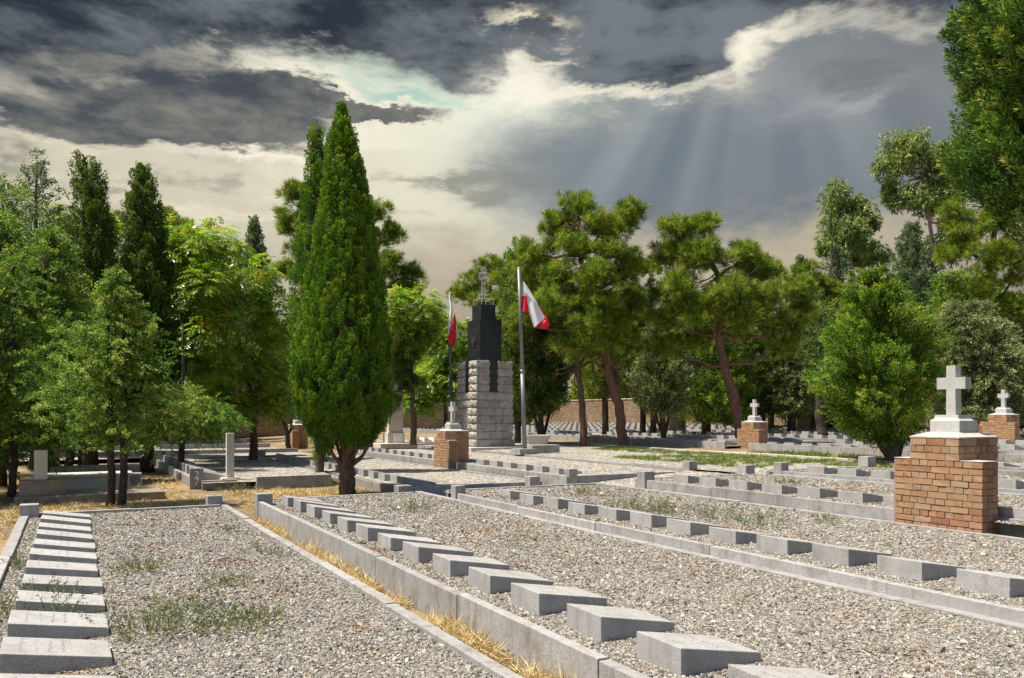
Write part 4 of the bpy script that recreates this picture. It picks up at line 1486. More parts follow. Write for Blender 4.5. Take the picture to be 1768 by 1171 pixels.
# ------------------------------------------------------------------ the big bright cypress and its neighbour
t, rel = tree('cypress_tree', 'big bright green cypress with a fan of bare stems above its trunk', 598, 856, 17.0)
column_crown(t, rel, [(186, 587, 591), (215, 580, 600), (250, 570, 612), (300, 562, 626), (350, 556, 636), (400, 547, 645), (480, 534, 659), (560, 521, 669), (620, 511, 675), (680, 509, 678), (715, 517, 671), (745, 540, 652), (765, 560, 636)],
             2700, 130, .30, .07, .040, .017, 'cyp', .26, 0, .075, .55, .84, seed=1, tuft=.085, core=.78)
b0 = rel(598, 806)
ex = []
for qx, qy, dz in ((552, 745, -.35), (572, 725, -.2), (590, 720, -.45), (612, 720, -.4), (630, 730, -.3), (648, 752, -.1), (562, 762, -.5), (606, 700, -.5), (640, 765, -.4)):
    e = rel(qx, qy, dz)
    st = b0 * .9 + rel(598, 852) * .1 if rng.random() < .5 else b0
    ex.append(([st, st * .55 + e * .45 + np.array([(e - st)[0] * .1, (e - st)[1] * .1, -.04]), e], [.05, .036, .02]))
trunk(t, [(0, 0, -.15), rel(599, 830), rel(597, 792), rel(600, 720), rel(596, 500), rel(590, 230)], [.19, .165, .17, .10, .07, .01], 'bark', 10, ex)

t, rel = tree('cypress_tree', 'slender cypress with a separate spire just behind the big one', 551, 818, 22)
column_crown(t, rel, [(208, 543, 549), (240, 536, 556), (290, 530, 570), (350, 522, 576), (450, 510, 590), (550, 503, 600), (650, 511, 596), (720, 524, 584), (765, 538, 572), (790, 546, 562)],
             850, 120, .44, .075, .055, .024, 'cyp', .30, 0, .15, .55, .72, seed=3, tuft=.12, core=.66)
trunk(t, [(0, 0, -.2), rel(553, 740), rel(548, 300)], [.13, .10, .02], 'bark', 8)

# ------------------------------------------------------------------ dark conifers on the left
t, rel = tree('cypress_tree', 'dark cypress with a twin spire among the left trees', 160, 800, 24)
column_crown(t, rel, [(262, 141, 147), (290, 133, 156), (330, 128, 176), (380, 124, 188), (440, 124, 200), (520, 122, 206), (620, 118, 212), (700, 125, 208), (750, 140, 190)],
             560, 90, .6, .085, .075, .032, 'cypdark', .42, 0, .34, .55, .5, seed=5, tuft=.13, core=.4)
column_crown(t, rel, [(284, 163, 168), (310, 158, 176), (350, 154, 184), (420, 150, 196), (500, 145, 204)], 260, 46, .45, .07, .075, .03, 'cypdark', .3, 0, .2, seed=6, name='second_leader')
trunk(t, [(0, 0, -.2), rel(160, 600), rel(146, 300)], [.16, .10, .02], 'bark_dark')

t, rel = tree('cypress_tree', 'tall dark pointed cypress between the twin spire and the yellow seeded tree', 255, 805, 24.5)
column_crown(t, rel, [(290, 241, 248), (320, 230, 262), (370, 222, 278), (430, 218, 290), (500, 214, 300), (580, 208, 310), (650, 206, 312), (710, 214, 300), (745, 232, 285)],
             900, 90, .55, .08, .075, .032, 'cypdark', .38, 0, .22, .55, .55, seed=7, tuft=.14, core=.5)
trunk(t, [(0, 0, -.2), rel(256, 700), rel(248, 330)], [.2, .15, .02], 'bark_dark')

t, rel = tree('conifer_tree', 'loose topped dark conifer near the left edge, its tip bent', 62, 800, 25)
column_crown(t, rel, [(258, 60, 66), (290, 46, 80), (330, 40, 92), (380, 22, 108), (450, 8, 125), (540, -5, 135), (640, -10, 140), (720, 10, 120)],
             800, 40, .55, .10, .085, .035, 'cypblue', .75, .25, .45, .6, .35, seed=9)
trunk(t, [(0, 0, -.2), rel(60, 600), rel(64, 280)], [.17, .11, .02], 'bark_dark')
t, rel = tree('conifer_tree', 'brownish conifer cut by the left edge of the picture', 5, 800, 23)
column_crown(t, rel, [(300, -8, 14), (330, -30, 34), (400, -60, 52), (500, -80, 70), (600, -90, 80), (700, -80, 70)], 800, 40, .55, .10, .085, .035, 'juni', .8, .3, .45, .6, .35, seed=10)
trunk(t, [(0, 0, -.2), rel(4, 320)], [.16, .02], 'bark_dark')

# drooping conifers in front of them
def drooper(label, px, py, Z, trunks, clumps, mat='juni', dens=1.0):
    t, rel = tree('drooping_conifer', label, px, py, Z)
    cl = []
    ex = []
    top = rel(px, 470)
    for cx_, cy_, rx, ry, dz in clumps:
        c = rel(cx_, cy_, dz)
        s = Z / F
        for _ in range(6):
            d = nrm(rng.normal(size=3))
            cl.append((c + d * np.array([rx, rx * .8, ry]) * s * rng.uniform(.4, .9), (rx * s * .42, rx * s * .42, ry * s * rng.uniform(.3, .5))))
        zt = min(max(c[2] + .5, 1.2), top[2])
        st = np.array([0, 0, zt]) + rel(px, py) * 0
        ex.append(bough(st + np.array([0, 0, .1]), c, -.1, .035, .008))
    clump_crown(t, cl, 'spray', mat, dens=dens, L=.06, W=.022)
    for i, (a, b) in enumerate(trunks):
        trunk(t, [rel(a, py) + np.array([0, 0, -.1]), rel((a + b) / 2 + 3, (py + 640) / 2), rel(b, 560)], [.075, .06, .03], 'bark_dark', 8, ex if i == 0 else (), 'trunk')


t, rel = tree('drooping_conifer', 'drooping green conifer on two thin dark trunks behind the leftmost plot', 198, 872, 15.3)
column_crown(t, rel, [(455, 196, 206), (520, 176, 232), (580, 160, 252), (640, 140, 272), (690, 128, 284), (735, 126, 282), (770, 160, 262)], 620, 70, .5, .04, .06, .022, 'juni', .95, .42, .55, .4, .3, seed=51)
clump_crown(t, [(rel(120, 700, -.3), (.5, .5, .3)), (rel(95, 745, .1), (.4, .4, .22)), (rel(285, 700, .2), (.4, .4, .22)), (rel(150, 640, -.5), (.4, .4, .4)), (rel(250, 610, -.4), (.35, .35, .35))], 'spray', 'juni', name='side_boughs', L=.06, W=.022)
for i, (a, b) in enumerate([(191, 186), (210, 214)]):
    trunk(t, [rel(a, 872) + np.array([0, 0, -.1]), rel((a + b) / 2 + 3, 756), rel(b, 520)], [.075, .06, .03], 'bark_dark', 8, [bough(rel(198, 700), rel(120, 700, -.3), -.1, .03, .01), bough(rel(200, 690), rel(285, 700, .2), -.1, .03, .01)] if i == 0 else ())

drooper('low drooping conifer filling the left edge in front of the tombs', 25, 850, 16.5, [(20, 25)],
        [(20, 560, 60, 60, .5), (-20, 640, 70, 60, 0), (50, 640, 55, 55, -.4), (20, 720, 60, 45, -.2), (80, 720, 45, 40, .4), (-10, 770, 60, 35, .3), (60, 770, 42, 28, .6), (20, 480, 50, 55, 1.0), (90, 580, 45, 50, .9)], dens=1.3)
drooper('small drooping conifer with yellowish sprays by the pale column', 315, 800, 23, [(313, 316)],
        [(330, 705, 55, 36, -.5), (375, 720, 45, 32, -.4), (290, 730, 36, 36, 0), (350, 745, 40, 24, -.2), (300, 690, 40, 34, .3)], dens=1.2)
for px, py, Z, r, lean, lab in ((150, 812, 23, .15, 0, 'dark straight bare trunk deep in the left shade'), (118, 815, 24, .13, 22, 'dark bent bare trunk deep in the left shade'),
                                (100, 800, 27, .07, -3, 'thin dark bare trunk in the left shade'), (138, 805, 25, .06, 2, 'thin pale bare stem beside the left tombs')):
    t, rel = tree('tree_trunk', lab, px, py, Z)
    mid = rel(px + lean * .5, 700); topp = rel(px + lean, 560)
    trunk(t, [(0, 0, -.2), mid, topp], [r, r * .85, r * .6], 'bark_dark', 9, [bough(mid, rel(px + lean + 25, 600), .1, .04, .01), bough(mid, rel(px + lean - 30, 620, .4), .1, .04, .01)])
    clump_crown(t, [(topp + np.array([0, 0, .3]), (1.1, 1.1, .9)), (rel(px + lean + 25, 600), (.8, .8, .6)), (rel(px + lean - 30, 620, .4), (.8, .8, .6))], 'broad', 'bgl', dens=1.0, L=.10, W=.05)

# ------------------------------------------------------------------ compound leaved trees with yellow seeds
def ailanthus(label, px, py, Z, clumps, stems, nseed, dens=1.0, r=.11):
    t, rel = tree('seeded_tree', label, px, py, Z)
    s = Z / F
    big = [(rel(a, b, dz), (rx * s, (rx + ry) / 2 * s, ry * s)) for a, b, rx, ry, dz in clumps]
    cl = []
    for c, rad in big:
        for _ in range(5):
            d = nrm(rng.normal(size=3))
            cl.append((c + d * np.array(rad) * rng.uniform(.35, .85), tuple(np.array(rad) * rng.uniform(.38, .6))))
    clump_crown(t, cl, 'compound', 'ail', dens=dens, L=.135, W=.045)
    if nseed:
        seeds(t, cl, nseed)
    ex = []
    base = [np.array(rel(*q)) for q in stems]
    for c, _ in big:
        j = base[-1] if c[2] > base[-1][2] else base[max(1, len(base) - 2)]
        ex.append(bough(j, c, -.05, .04, .01))
    trunk(t, [(0, 0, -.2)] + base, [r] + [r * .75 * .85 ** i for i in range(len(base))], 'bark', 8, ex)


ailanthus('leafy tree hung with yellow seed clusters left of the big cypress', 437, 790, 28,
          [(330, 440, 60, 60, 0), (400, 490, 60, 60, -.5), (450, 540, 50, 60, 0), (340, 540, 60, 60, -.8), (400, 600, 65, 50, -1), (460, 630, 45, 50, -.5), (340, 640, 50, 45, -.6), (300, 420, 36, 50, .5), (420, 690, 60, 40, -1), (470, 700, 36, 34, -.6), (365, 690, 45, 36, -.2), (310, 590, 40, 60, .4)],
          [(438, 740), (436, 690), (420, 610), (390, 520)], 150, 1.25, .16)
ailanthus('leafy tree with yellow seeds on a thin trunk by the shaded plot', 313, 797, 25,
          [(330, 420, 44, 44, 0), (300, 470, 44, 44, .3), (350, 480, 44, 44, -.3), (320, 540, 44, 44, 0), (370, 560, 40, 44, -.4), (310, 610, 40, 40, .2), (355, 630, 36, 36, -.3), (390, 430, 30, 36, .6)],
          [(313, 740), (316, 680), (322, 600), (326, 500)], 60, 1.1, .1)
ailanthus('leafy tree with yellow seeds between the big cypress and the monument', 714, 760, 33,
          [(690, 540, 38, 34, -.8), (725, 530, 36, 30, -.5), (700, 580, 40, 26, -.6), (735, 575, 28, 26, -.2)], [(712, 690), (710, 620), (708, 560)], 60, 1.5, .12)
ailanthus('bright leafy tree behind the left flagpole', 770, 750, 40,
          [(760, 620, 44, 40, 0), (790, 600, 34, 44, .4), (740, 660, 44, 38, 0), (785, 670, 40, 38, -.4), (770, 560, 34, 34, .5), (810, 640, 30, 50, 1)], [(768, 700), (770, 640), (775, 580)], 6, 1.2, .12)
ailanthus('young leafy tree on thin trunks below the dark pine clump', 716, 752, 39,
          [(705, 690, 26, 20, 0), (735, 692, 26, 20, .3), (722, 672, 30, 18, .2)], [(717, 720), (718, 690)], 3, 1.5, .1)
ailanthus('bright leafy tree glimpsed behind the dark left conifers', 110, 780, 30,
          [(110, 460, 50, 50, 0), (190, 480, 44, 50, .4), (110, 560, 50, 50, .2), (210, 560, 40, 60, .3), (60, 520, 44, 50, .4), (120, 390, 40, 36, .5), (200, 420, 34, 40, .6)], [(110, 680), (115, 560), (130, 470)], 10, 1.1, .15)
t, rel = tree('leaning_sapling', 'thin leaning bare stemmed sapling left of the big cypress', 499, 776, 36)
trunk(t, [(0, 0, -.1), rel(494, 740), rel(478, 710), rel(462, 690)], [.12, .10, .08, .05], 'bark_dark', 7, [bough(rel(497, 750), rel(505, 690), 0, .08, .03)])
clump_crown(t, [(rel(465, 690), (.7, .7, .35)), (rel(500, 688), (.9, .8, .4))], 'broad', 'cypdark', L=.12, W=.05)

# ------------------------------------------------------------------ pines
def pine(label, px, py, Z, path, r, clumps, mat='pine', bark='bark_red', dens=1.0, bare=0, name='pine_tree', group=None, Lf=.27):
    t, rel = tree(name, label, px, py, Z, group=group)
    s = Z / F
    P = [np.array(rel(*q)) for q in path]
    cl = [(rel(a, b, dz), (rx * s, (rx + ry) / 2 * s, ry * s)) for a, b, rx, ry, dz in clumps]
    # break every mass into smaller tufted heads so that sky shows between them
    sub = []
    for c, rad in cl:
        rad = np.array(rad)
        for _ in range(11):
            d = nrm(rng.normal(size=3) + np.array([0, 0, .25]))
            f = rng.uniform(.35, .85)
            sub.append((c + d * rad * f, tuple(rad * rng.uniform(.18, .4))))
    clump_crown(t, sub, 'pine', mat, dens=dens, L=Lf, W=.013 * (Z / 20) ** .5)
    ex = []
    for c, rad in cl:
        j = min(P, key=lambda q: np.linalg.norm(q - c) + max(0, q[2] - c[2]) * 1.5)
        ex.append(bough(j, c, .12, r * .38, r * .12))
    for c, rad in sub[::2]:
        c0 = min(cl, key=lambda q: np.linalg.norm(q[0] - c))[0]
        ex.append(bough(c0, c, .1, r * .14, r * .05, 3))
    for _ in range(bare):
        f = rng.integers(1, len(P))
        a = P[f] + rng.normal(size=3) * .1
        d = nrm(rng.normal(size=3) * np.array([1, 1, .3]) + np.array([0, 0, -.25]))
        e = a + d * rng.uniform(.7, 2.2)
        ex.append(bough(a, e, .2, .03, .008, 4))
        for _ in range(3):
            f2 = rng.uniform(.4, .9)
            q = a * (1 - f2) + e * f2
            ex.append(([q, q + nrm(rng.normal(size=3)) * rng.uniform(.3, .7)], [.012, .005]))
    trunk(t, [(0, 0, -.2)] + P, [r] + [r * (1 - .8 * (i + 1) / (len(P) + 1)) for i in range(len(P))], bark, 10, ex)


pine('tall pine with a leaning red trunk right of the flagpole', 1079, 772, 32, [(1068, 700), (1050, 640), (1028, 560), (1012, 500), (1002, 440), (998, 380)], .21,
     [(1000, 362, 44, 30, 0), (1042, 395, 44, 22, -.6), (1085, 375, 38, 30, .2), (955, 400, 42, 30, .4), (990, 430, 50, 26, -.8), (1060, 440, 54, 28, -.5), (925, 440, 42, 36, .5), (1040, 490, 48, 28, .6), (960, 480, 44, 30, -.3), (1085, 470, 30, 24, .3), (1010, 545, 42, 28, .7), (1060, 560, 40, 24, .5), (915, 490, 44, 34, .8), (960, 530, 46, 32, -.8), (1030, 530, 44, 26, -1), (1090, 530, 34, 26, .8), (900, 560, 34, 34, 1.2), (1000, 600, 44, 26, -.9), (985, 400, 40, 30, .8), (1060, 400, 40, 22, .6), (1085, 600, 30, 22, .6), (1050, 590, 34, 22, -1.2), (1025, 480, 40, 28, -1.2), (1020, 570, 38, 26, -1.4)], bare=34, dens=1.15)
pine('second pine beside the flagpole, its trunk upright', 1009, 772, 33, [(1005, 700), (998, 630), (990, 560), (988, 500)], .16,
     [(985, 520, 46, 30, .8), (940, 500, 40, 34, 1), (1020, 600, 42, 26, .8), (975, 585, 40, 28, .5), (1045, 610, 34, 22, 1.2)], bare=20, dens=1.0)
pine('spreading pine with a curved red trunk left of the large thuja', 1280, 745, 32, [(1268, 690), (1250, 630), (1240, 580), (1245, 540), (1240, 480), (1220, 430)], .22,
     [(1170, 405, 44, 26, 0), (1215, 400, 50, 26, .3), (1150, 445, 36, 28, .4), (1225, 450, 56, 32, -.6), (1280, 440, 42, 26, .5), (1175, 500, 54, 34, -.5), (1260, 505, 56, 32, -.8), (1330, 470, 40, 26, .6), (1320, 520, 50, 30, -.3), (1380, 500, 32, 26, .5), (1150, 550, 44, 30, .3), (1290, 560, 50, 26, -.3), (1220, 545, 44, 26, -.8), (1370, 560, 38, 28, .4), (1195, 450, 46, 34, .6), (1300, 480, 46, 34, .8), (1150, 600, 36, 26, .5), (1205, 590, 40, 24, .9), (1345, 600, 40, 26, .6), (1390, 540, 30, 26, 1)], bare=20, dens=1.1)
pine('pine filling the gap between the leaning pine and the curved pine', 1128, 760, 47, [(1128, 640), (1126, 560), (1124, 500)], .2,
     [(1120, 470, 34, 24, 0), (1095, 510, 34, 26, .4), (1145, 505, 36, 26, .3), (1120, 545, 46, 28, -.4), (1090, 575, 36, 24, .3), (1150, 580, 36, 24, 0), (1120, 610, 44, 22, .3)], bark='bark', dens=1.1, bare=4, Lf=.3)
pine('pine behind the curved pine, left of the slim eucalyptus', 1405, 760, 49, [(1405, 640), (1403, 560), (1400, 500)], .2,
     [(1395, 475, 32, 24, 0), (1370, 500, 34, 26, .4), (1425, 505, 36, 26, .3), (1400, 540, 46, 28, -.4), (1360, 565, 36, 24, .3), (1435, 570, 36, 24, 0), (1400, 605, 44, 22, .3)], bark='bark', dens=1.1, bare=4, Lf=.3)
pine('small distant pine rising behind the monument', 846, 745, 46, [(846, 600), (848, 520), (846, 490)], .2,
     [(815, 490, 34, 20, 0), (850, 465, 30, 22, .4), (800, 515, 26, 18, .3), (870, 485, 28, 22, -.5), (835, 520, 30, 18, -.6), (875, 530, 24, 26, .3), (858, 560, 34, 22, 0)], mat='pine', bark='bark', dens=1.0, bare=6, Lf=.3)
pine('broad pine behind the big cypress, showing on both sides', 620, 770, 36, [(625, 620), (622, 500), (615, 420), (610, 360)], .3,
     [(505, 340, 28, 26, 0), (530, 380, 40, 30, .3), (490, 385, 22, 28, .4), (655, 375, 26, 24, -.3), (675, 410, 30, 26, 0), (665, 460, 40, 26, -.5), (700, 480, 36, 24, .3), (525, 440, 36, 30, .4), (495, 470, 20, 18, .6), (600, 380, 50, 40, .3), (690, 510, 44, 20, .2)], bark='bark', dens=1.0, bare=8, Lf=.28)
pine('dark drooping pine limbs hanging beside the pylon', 636, 772, 33, [(640, 690), (652, 620), (690, 560)], .16,
     [(728, 592, 27, 22, -.4), (690, 620, 34, 26, -.2), (708, 668, 24, 20, -.3), (690, 655, 22, 20, 0), (668, 570, 30, 30, .4), (672, 700, 18, 18, .2)], mat='cypdark', bark='bark_dark', dens=1.5, bare=4)
pine('far pine showing above the yellow seeded tree', 300, 790, 48, [(300, 560), (298, 420), (292, 390)], .28,
     [(290, 390, 34, 22, 0), (325, 405, 28, 20, .4), (250, 395, 40, 26, .6), (205, 390, 34, 28, .5), (340, 430, 28, 20, .2)], bark='bark', dens=1.1, Lf=.3)
pine('yellow green pine at the right edge behind the juniper', 1700, 770, 37, [(1705, 640), (1700, 540), (1712, 440), (1720, 380)], .26,
     [(1680, 400, 44, 34, 0), (1735, 380, 44, 34, .3), (1650, 440, 40, 34, .3), (1720, 450, 54, 34, -.5), (1690, 500, 50, 30, -.3), (1760, 470, 44, 36, .2), (1740, 540, 48, 32, -.4), (1660, 540, 40, 30, .3), (1770, 590, 40, 34, 0), (1640, 370, 30, 24, .5), (1700, 580, 50, 30, .3)], bark='bark_red', dens=1.05, bare=10)

# ------------------------------------------------------------------ dense evergreens behind the flagpole and on the right
def evergreen(label, px, py, Z, prof, mat, n, m=42, ln=.5, sp=.1, L=.10, W=.045, out=.6, droop=.1, lob=.3, bark='bark_dark', r=.14, seed=0, stems=(), name='evergreen_tree', group=None, core=.5):
    t, rel = tree(name, label, px, py, Z, group=group)
    column_crown(t, rel, prof, int(n * 1.35), m, ln, sp, L, W, mat, out, droop, lob, .5, .5, seed=seed, core=core)
    top = prof[0]
    ex = [([(0, 0, 0), rel((px + a) / 2, (py + b) / 2, .1), rel(a, b)], [r * .6, r * .5, r * .2]) for a, b in stems]
    trunk(t, [(0, 0, -.2), rel((px * .6 + (top[1] + top[2]) * .2), (py + top[0]) / 2), rel((top[1] + top[2]) / 2, top[0] + 8)], [r, r * .7, .01], bark, 9, ex)


evergreen('full green conifer between the bent tip conifer and the twin spire', 92, 815, 20.5, [(395, 78, 92), (440, 55, 120), (500, 38, 142), (580, 25, 155), (660, 20, 160), (720, 35, 150), (760, 60, 130)], 'juni', 900, ln=.5, L=.075, W=.028, out=.75, droop=.25, lob=.45, seed=41)
evergreen('full green conifer filling the left edge behind the tombs', 0, 825, 19.5, [(360, -20, 5), (420, -45, 38), (500, -65, 58), (600, -75, 70), (690, -70, 68), (750, -50, 50)], 'juni', 800, ln=.5, L=.075, W=.028, out=.75, droop=.25, lob=.45, seed=42)
evergreen('dark conifer added out of view at the left to shade the ground', -190, 850, 16, [(180, -200, -180), (300, -260, -120), (450, -330, -50), (600, -370, -10), (720, -360, -20), (770, -300, -80)], 'juni', 900, seed=40)  # unseen tree, added to cast shade over the ground by the tombs
evergreen('tall dense evergreen with several trunks right of the monument', 935, 768, 35, [(430, 905, 930), (480, 885, 965), (540, 872, 985), (600, 868, 990), (650, 875, 985), (690, 885, 970), (715, 900, 955)], 'cypdark', 1500, out=.55, seed=11, r=.13, stems=((905, 640), (962, 660)))
evergreen('green evergreen column just right of the monument column', 893, 768, 37, [(415, 890, 908), (450, 874, 920), (520, 862, 925), (600, 860, 925), (680, 868, 920), (720, 880, 905)], 'thuja', 800, out=.5, seed=12, r=.15)
evergreen('small multi stemmed thuja before the brick wall', 1146, 757, 37, [(560, 1120, 1150), (600, 1100, 1180), (650, 1092, 1192), (690, 1100, 1185), (715, 1120, 1170)], 'grey', 640, out=.7, seed=13, r=.13, stems=((1115, 670), (1170, 660), (1130, 640)))
evergreen('dark olive evergreen behind the curved red pine trunk', 1218, 752, 42, [(500, 1170, 1250), (560, 1140, 1290), (650, 1140, 1300), (700, 1155, 1295), (730, 1180, 1280)], 'thuja', 1300, out=.6, seed=14, r=.24)
evergreen('olive evergreen standing between the two leaning pine trunks', 1045, 755, 46, [(500, 1020, 1070), (560, 1000, 1095), (640, 995, 1100), (685, 1010, 1085)], 'pine', 700, out=.6, seed=61, r=.2)
evergreen('dark rounded evergreen filling the gap behind the two pines', 1110, 755, 49, [(500, 1085, 1130), (560, 1060, 1150), (640, 1055, 1160), (680, 1070, 1150)], 'cypdark', 700, out=.6, seed=62, r=.2)
evergreen('yellowish evergreen left of the large thuja, behind the cedar', 1425, 752, 47, [(520, 1400, 1450), (580, 1380, 1475), (660, 1378, 1480), (715, 1395, 1460)], 'thuja', 700, out=.6, seed=63, r=.2)
evergreen('dark evergreen filling the gap right of the large thuja', 1640, 760, 40, [(470, 1620, 1660), (540, 1595, 1690), (640, 1590, 1700), (720, 1605, 1690)], 'juni', 1000, out=.7, droop=.2, seed=64, r=.2)
evergreen('very dark evergreen right of the curved red pine trunk', 1315, 745, 44, [(500, 1270, 1340), (570, 1255, 1362), (650, 1250, 1368), (715, 1265, 1350)], 'cypdark', 900, out=.6, seed=15, r=.24)
evergreen('grey green cedar with drooping branches left of the large thuja', 1366, 738, 43, [(470, 1384, 1394), (520, 1362, 1412), (580, 1345, 1428), (640, 1332, 1430), (690, 1330, 1420), (712, 1345, 1400)], 'grey', 1000, out=.95, droop=.35, seed=16, r=.2)
evergreen('blue green pointed conifer on the far right', 1578, 770, 44, [(385, 1570, 1580), (430, 1550, 1605), (490, 1528, 1622), (560, 1520, 1640), (640, 1515, 1650), (710, 1525, 1640)], 'cypblue', 1400, out=.85, droop=.15, seed=17, r=.2)
evergreen('thin blue conifer top left of the large thuja', 1432, 760, 50, [(425, 1438, 1446), (470, 1420, 1466), (540, 1405, 1480), (620, 1400, 1490)], 'cypblue', 500, out=.9, droop=.2, seed=18, r=.16)
evergreen('spiky little conifer top between pine and eucalyptus', 1378, 760, 52, [(440, 1380, 1386), (480, 1366, 1400), (540, 1356, 1410), (620, 1350, 1415)], 'cypblue', 400, out=.9, droop=.2, seed=19, r=.16)
evergreen('grey juniper with long drooping arms at the right edge', 1675, 765, 33, [(520, 1640, 1690), (570, 1615, 1740), (630, 1600, 1775), (690, 1610, 1780), (725, 1630, 1770)], 'grey', 1700, ln=.6, out=.9, droop=.4, seed=20, r=.2)
evergreen('dark evergreen behind the right edge pillar', 1762, 765, 42, [(540, 1740, 1790), (600, 1715, 1820), (680, 1710, 1830), (730, 1725, 1810)], 'cypdark', 900, out=.6, seed=21, r=.2)
evergreen('large bright green thuja with a short forked trunk left of the near pillar', 1546, 806, 21.5, [(468, 1498, 1520), (500, 1476, 1546), (545, 1452, 1574), (600, 1434, 1594), (650, 1430, 1600), (700, 1444, 1588), (735, 1470, 1572), (762, 1508, 1560)], 'thuja', 1100, 84, .66, .07, .07, .028, .8, .16, .6, 'bark', .17, seed=22, stems=((1520, 700), (1570, 700), (1500, 740)), core=.4)
evergreen('distant pointed cypress standing against the sky left of the big cypress', 446, 770, 62, [(376, 437, 442), (410, 428, 452), (460, 424, 464), (520, 418, 470), (620, 420, 470), (700, 425, 465)], 'cypblue', 900, ln=.7, sp=.13, L=.16, W=.07, out=.35, lob=.18, seed=23, r=.3)
evergreen('tip of a far cypress above the yellow seeded tree', 411, 770, 66, [(425, 407, 412), (450, 402, 418), (520, 396, 426), (640, 396, 426)], 'cypblue', 350, ln=.7, sp=.13, L=.16, W=.07, out=.35, seed=24, r=.25)
t, rel = tree('leaning_tree', 'dark leaning trunk with thin crown left of the large thuja', 1421, 746, 38)
trunk(t, [(0, 0, -.2), rel(1414, 700), rel(1413, 650), rel(1420, 590), rel(1425, 540)], [.24, .2, .16, .10, .05], 'bark_dark', 9, [bough(rel(1414, 740), rel(1404, 660), 0, .06, .04), bough(rel(1413, 650), rel(1385, 655), .1, .05, .01), bough(rel(1414, 660), rel(1445, 630), .1, .05, .01)])
clump_crown(t, [(rel(1425, 560), (1.1, 1.1, 1.3)), (rel(1440, 625), (.9, .9, .9)), (rel(1400, 600), (.8, .8, .9))], 'broad', 'cypdark', L=.13, W=.05)

# eucalyptus
for lab, px, Z, path, clumps in (
        ('slim eucalyptus with hanging foliage standing above the right trees', 1478, 60, [(1475, 560), (1470, 460), (1462, 390), (1450, 340)],
         [(1445, 335, 22, 26, 0), (1440, 385, 28, 24, .5), (1490, 365, 24, 26, 0), (1465, 400, 30, 26, -.5), (1500, 395, 18, 22, .5), (1480, 435, 34, 20, 0), (1430, 420, 16, 14, .3), (1510, 440, 24, 22, 0)]),
        ('tall eucalyptus with yellowish hanging leaves at the upper right', 1620, 55, [(1615, 600), (1612, 450), (1605, 380), (1600, 300)],
         [(1560, 250, 36, 22, 0), (1600, 270, 46, 30, .4), (1540, 285, 26, 24, 0), (1590, 320, 44, 28, -.4), (1640, 290, 34, 40, .5), (1550, 330, 22, 24, .2), (1630, 345, 40, 30, .3), (1640, 400, 40, 40, 0)])):
    t, rel = tree('eucalyptus_tree', lab, px, 765, Z)
    s = Z / F
    cl = []
    for a, b, rx, ry, dz in clumps:
        c = rel(a, b, dz)
        for _ in range(7):
            d = nrm(rng.normal(size=3)); cl.append((c + d * np.array([rx, rx, ry]) * s * .75, (rx * s * .46, rx * s * .46, ry * s * .6)))
    clump_crown(t, cl, 'hang', 'euca', L=.26, W=.065, dens=.42)
    P = [rel(*q) for q in path]
    trunk(t, [(0, 0, -.2)] + P, [.3, .22, .16, .11, .05], 'bark_pale', 9, [bough(min(P, key=lambda q: np.linalg.norm(q - c)), c, -.05, .06, .015) for c, _ in cl[::3]])

# ------------------------------------------------------------------ big conifer overhanging the upper right corner
t, rel = tree('overhanging_conifer', 'close dark green conifer overhanging the upper right corner', 1950, 1005, 8.3)
column_crown(t, rel, [(-420, 1765, 2135), (-150, 1684, 2216), (0, 1686, 2214), (70, 1682, 2218), (140, 1692, 2208), (190, 1712, 2188), (250, 1702, 2198), (310, 1728, 2172), (360, 1764, 2136), (405, 1800, 2100)],
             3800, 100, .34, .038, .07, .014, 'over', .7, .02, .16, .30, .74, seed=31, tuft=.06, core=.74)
trunk(t, [(0, 0, -.2), rel(1950, 400), rel(1950, -380)], [.2, .16, .04], 'bark', 10)

# ------------------------------------------------------------------ belt of trees beyond the wall
def proto_tree(kind):
    t = thing('background_tree', 'tree in the dense green belt beyond the brick wall', 'tree', (0, 300, 0), 0, 'trees of the background belt')
    if kind == 0:
        cl = [(np.array([math.cos(a) * q, math.sin(a) * q, h]), (1.3, 1.3, 1.0)) for a, q, h in [(i * 2.4, 1.6 + (i % 3) * .5, 2.2 + i * .42) for i in range(12)]]
        clump_crown(t, cl, 'broad', 'bgl', L=.24, W=.12, dens=.9)
    elif kind == 1:
        cl = [(np.array([math.cos(a) * q, math.sin(a) * q, h]), (1.2, 1.2, .9)) for a, q, h in [(i * 2.1, 1.8 - i * .05, 2.0 + i * .42) for i in range(13)]]
        clump_crown(t, cl, 'pine', 'pine', L=.36, W=.05, dens=.5)
    else:
        cl = [(np.array([math.cos(a) * q, math.sin(a) * q, h]), (1.1, 1.1, 1.1)) for a, q, h in [(i * 2.4, 1.5 * (1 - i / 15), 1.0 + i * .55) for i in range(14)]]
        clump_crown(t, cl, 'broad', 'juni', L=.26, W=.08, dens=.9)
    trunk(t, [(0, 0, -.3), (.1, 0, 3), (0, .1, 6)], [.24, .18, .06], 'bark', 8)
    return t


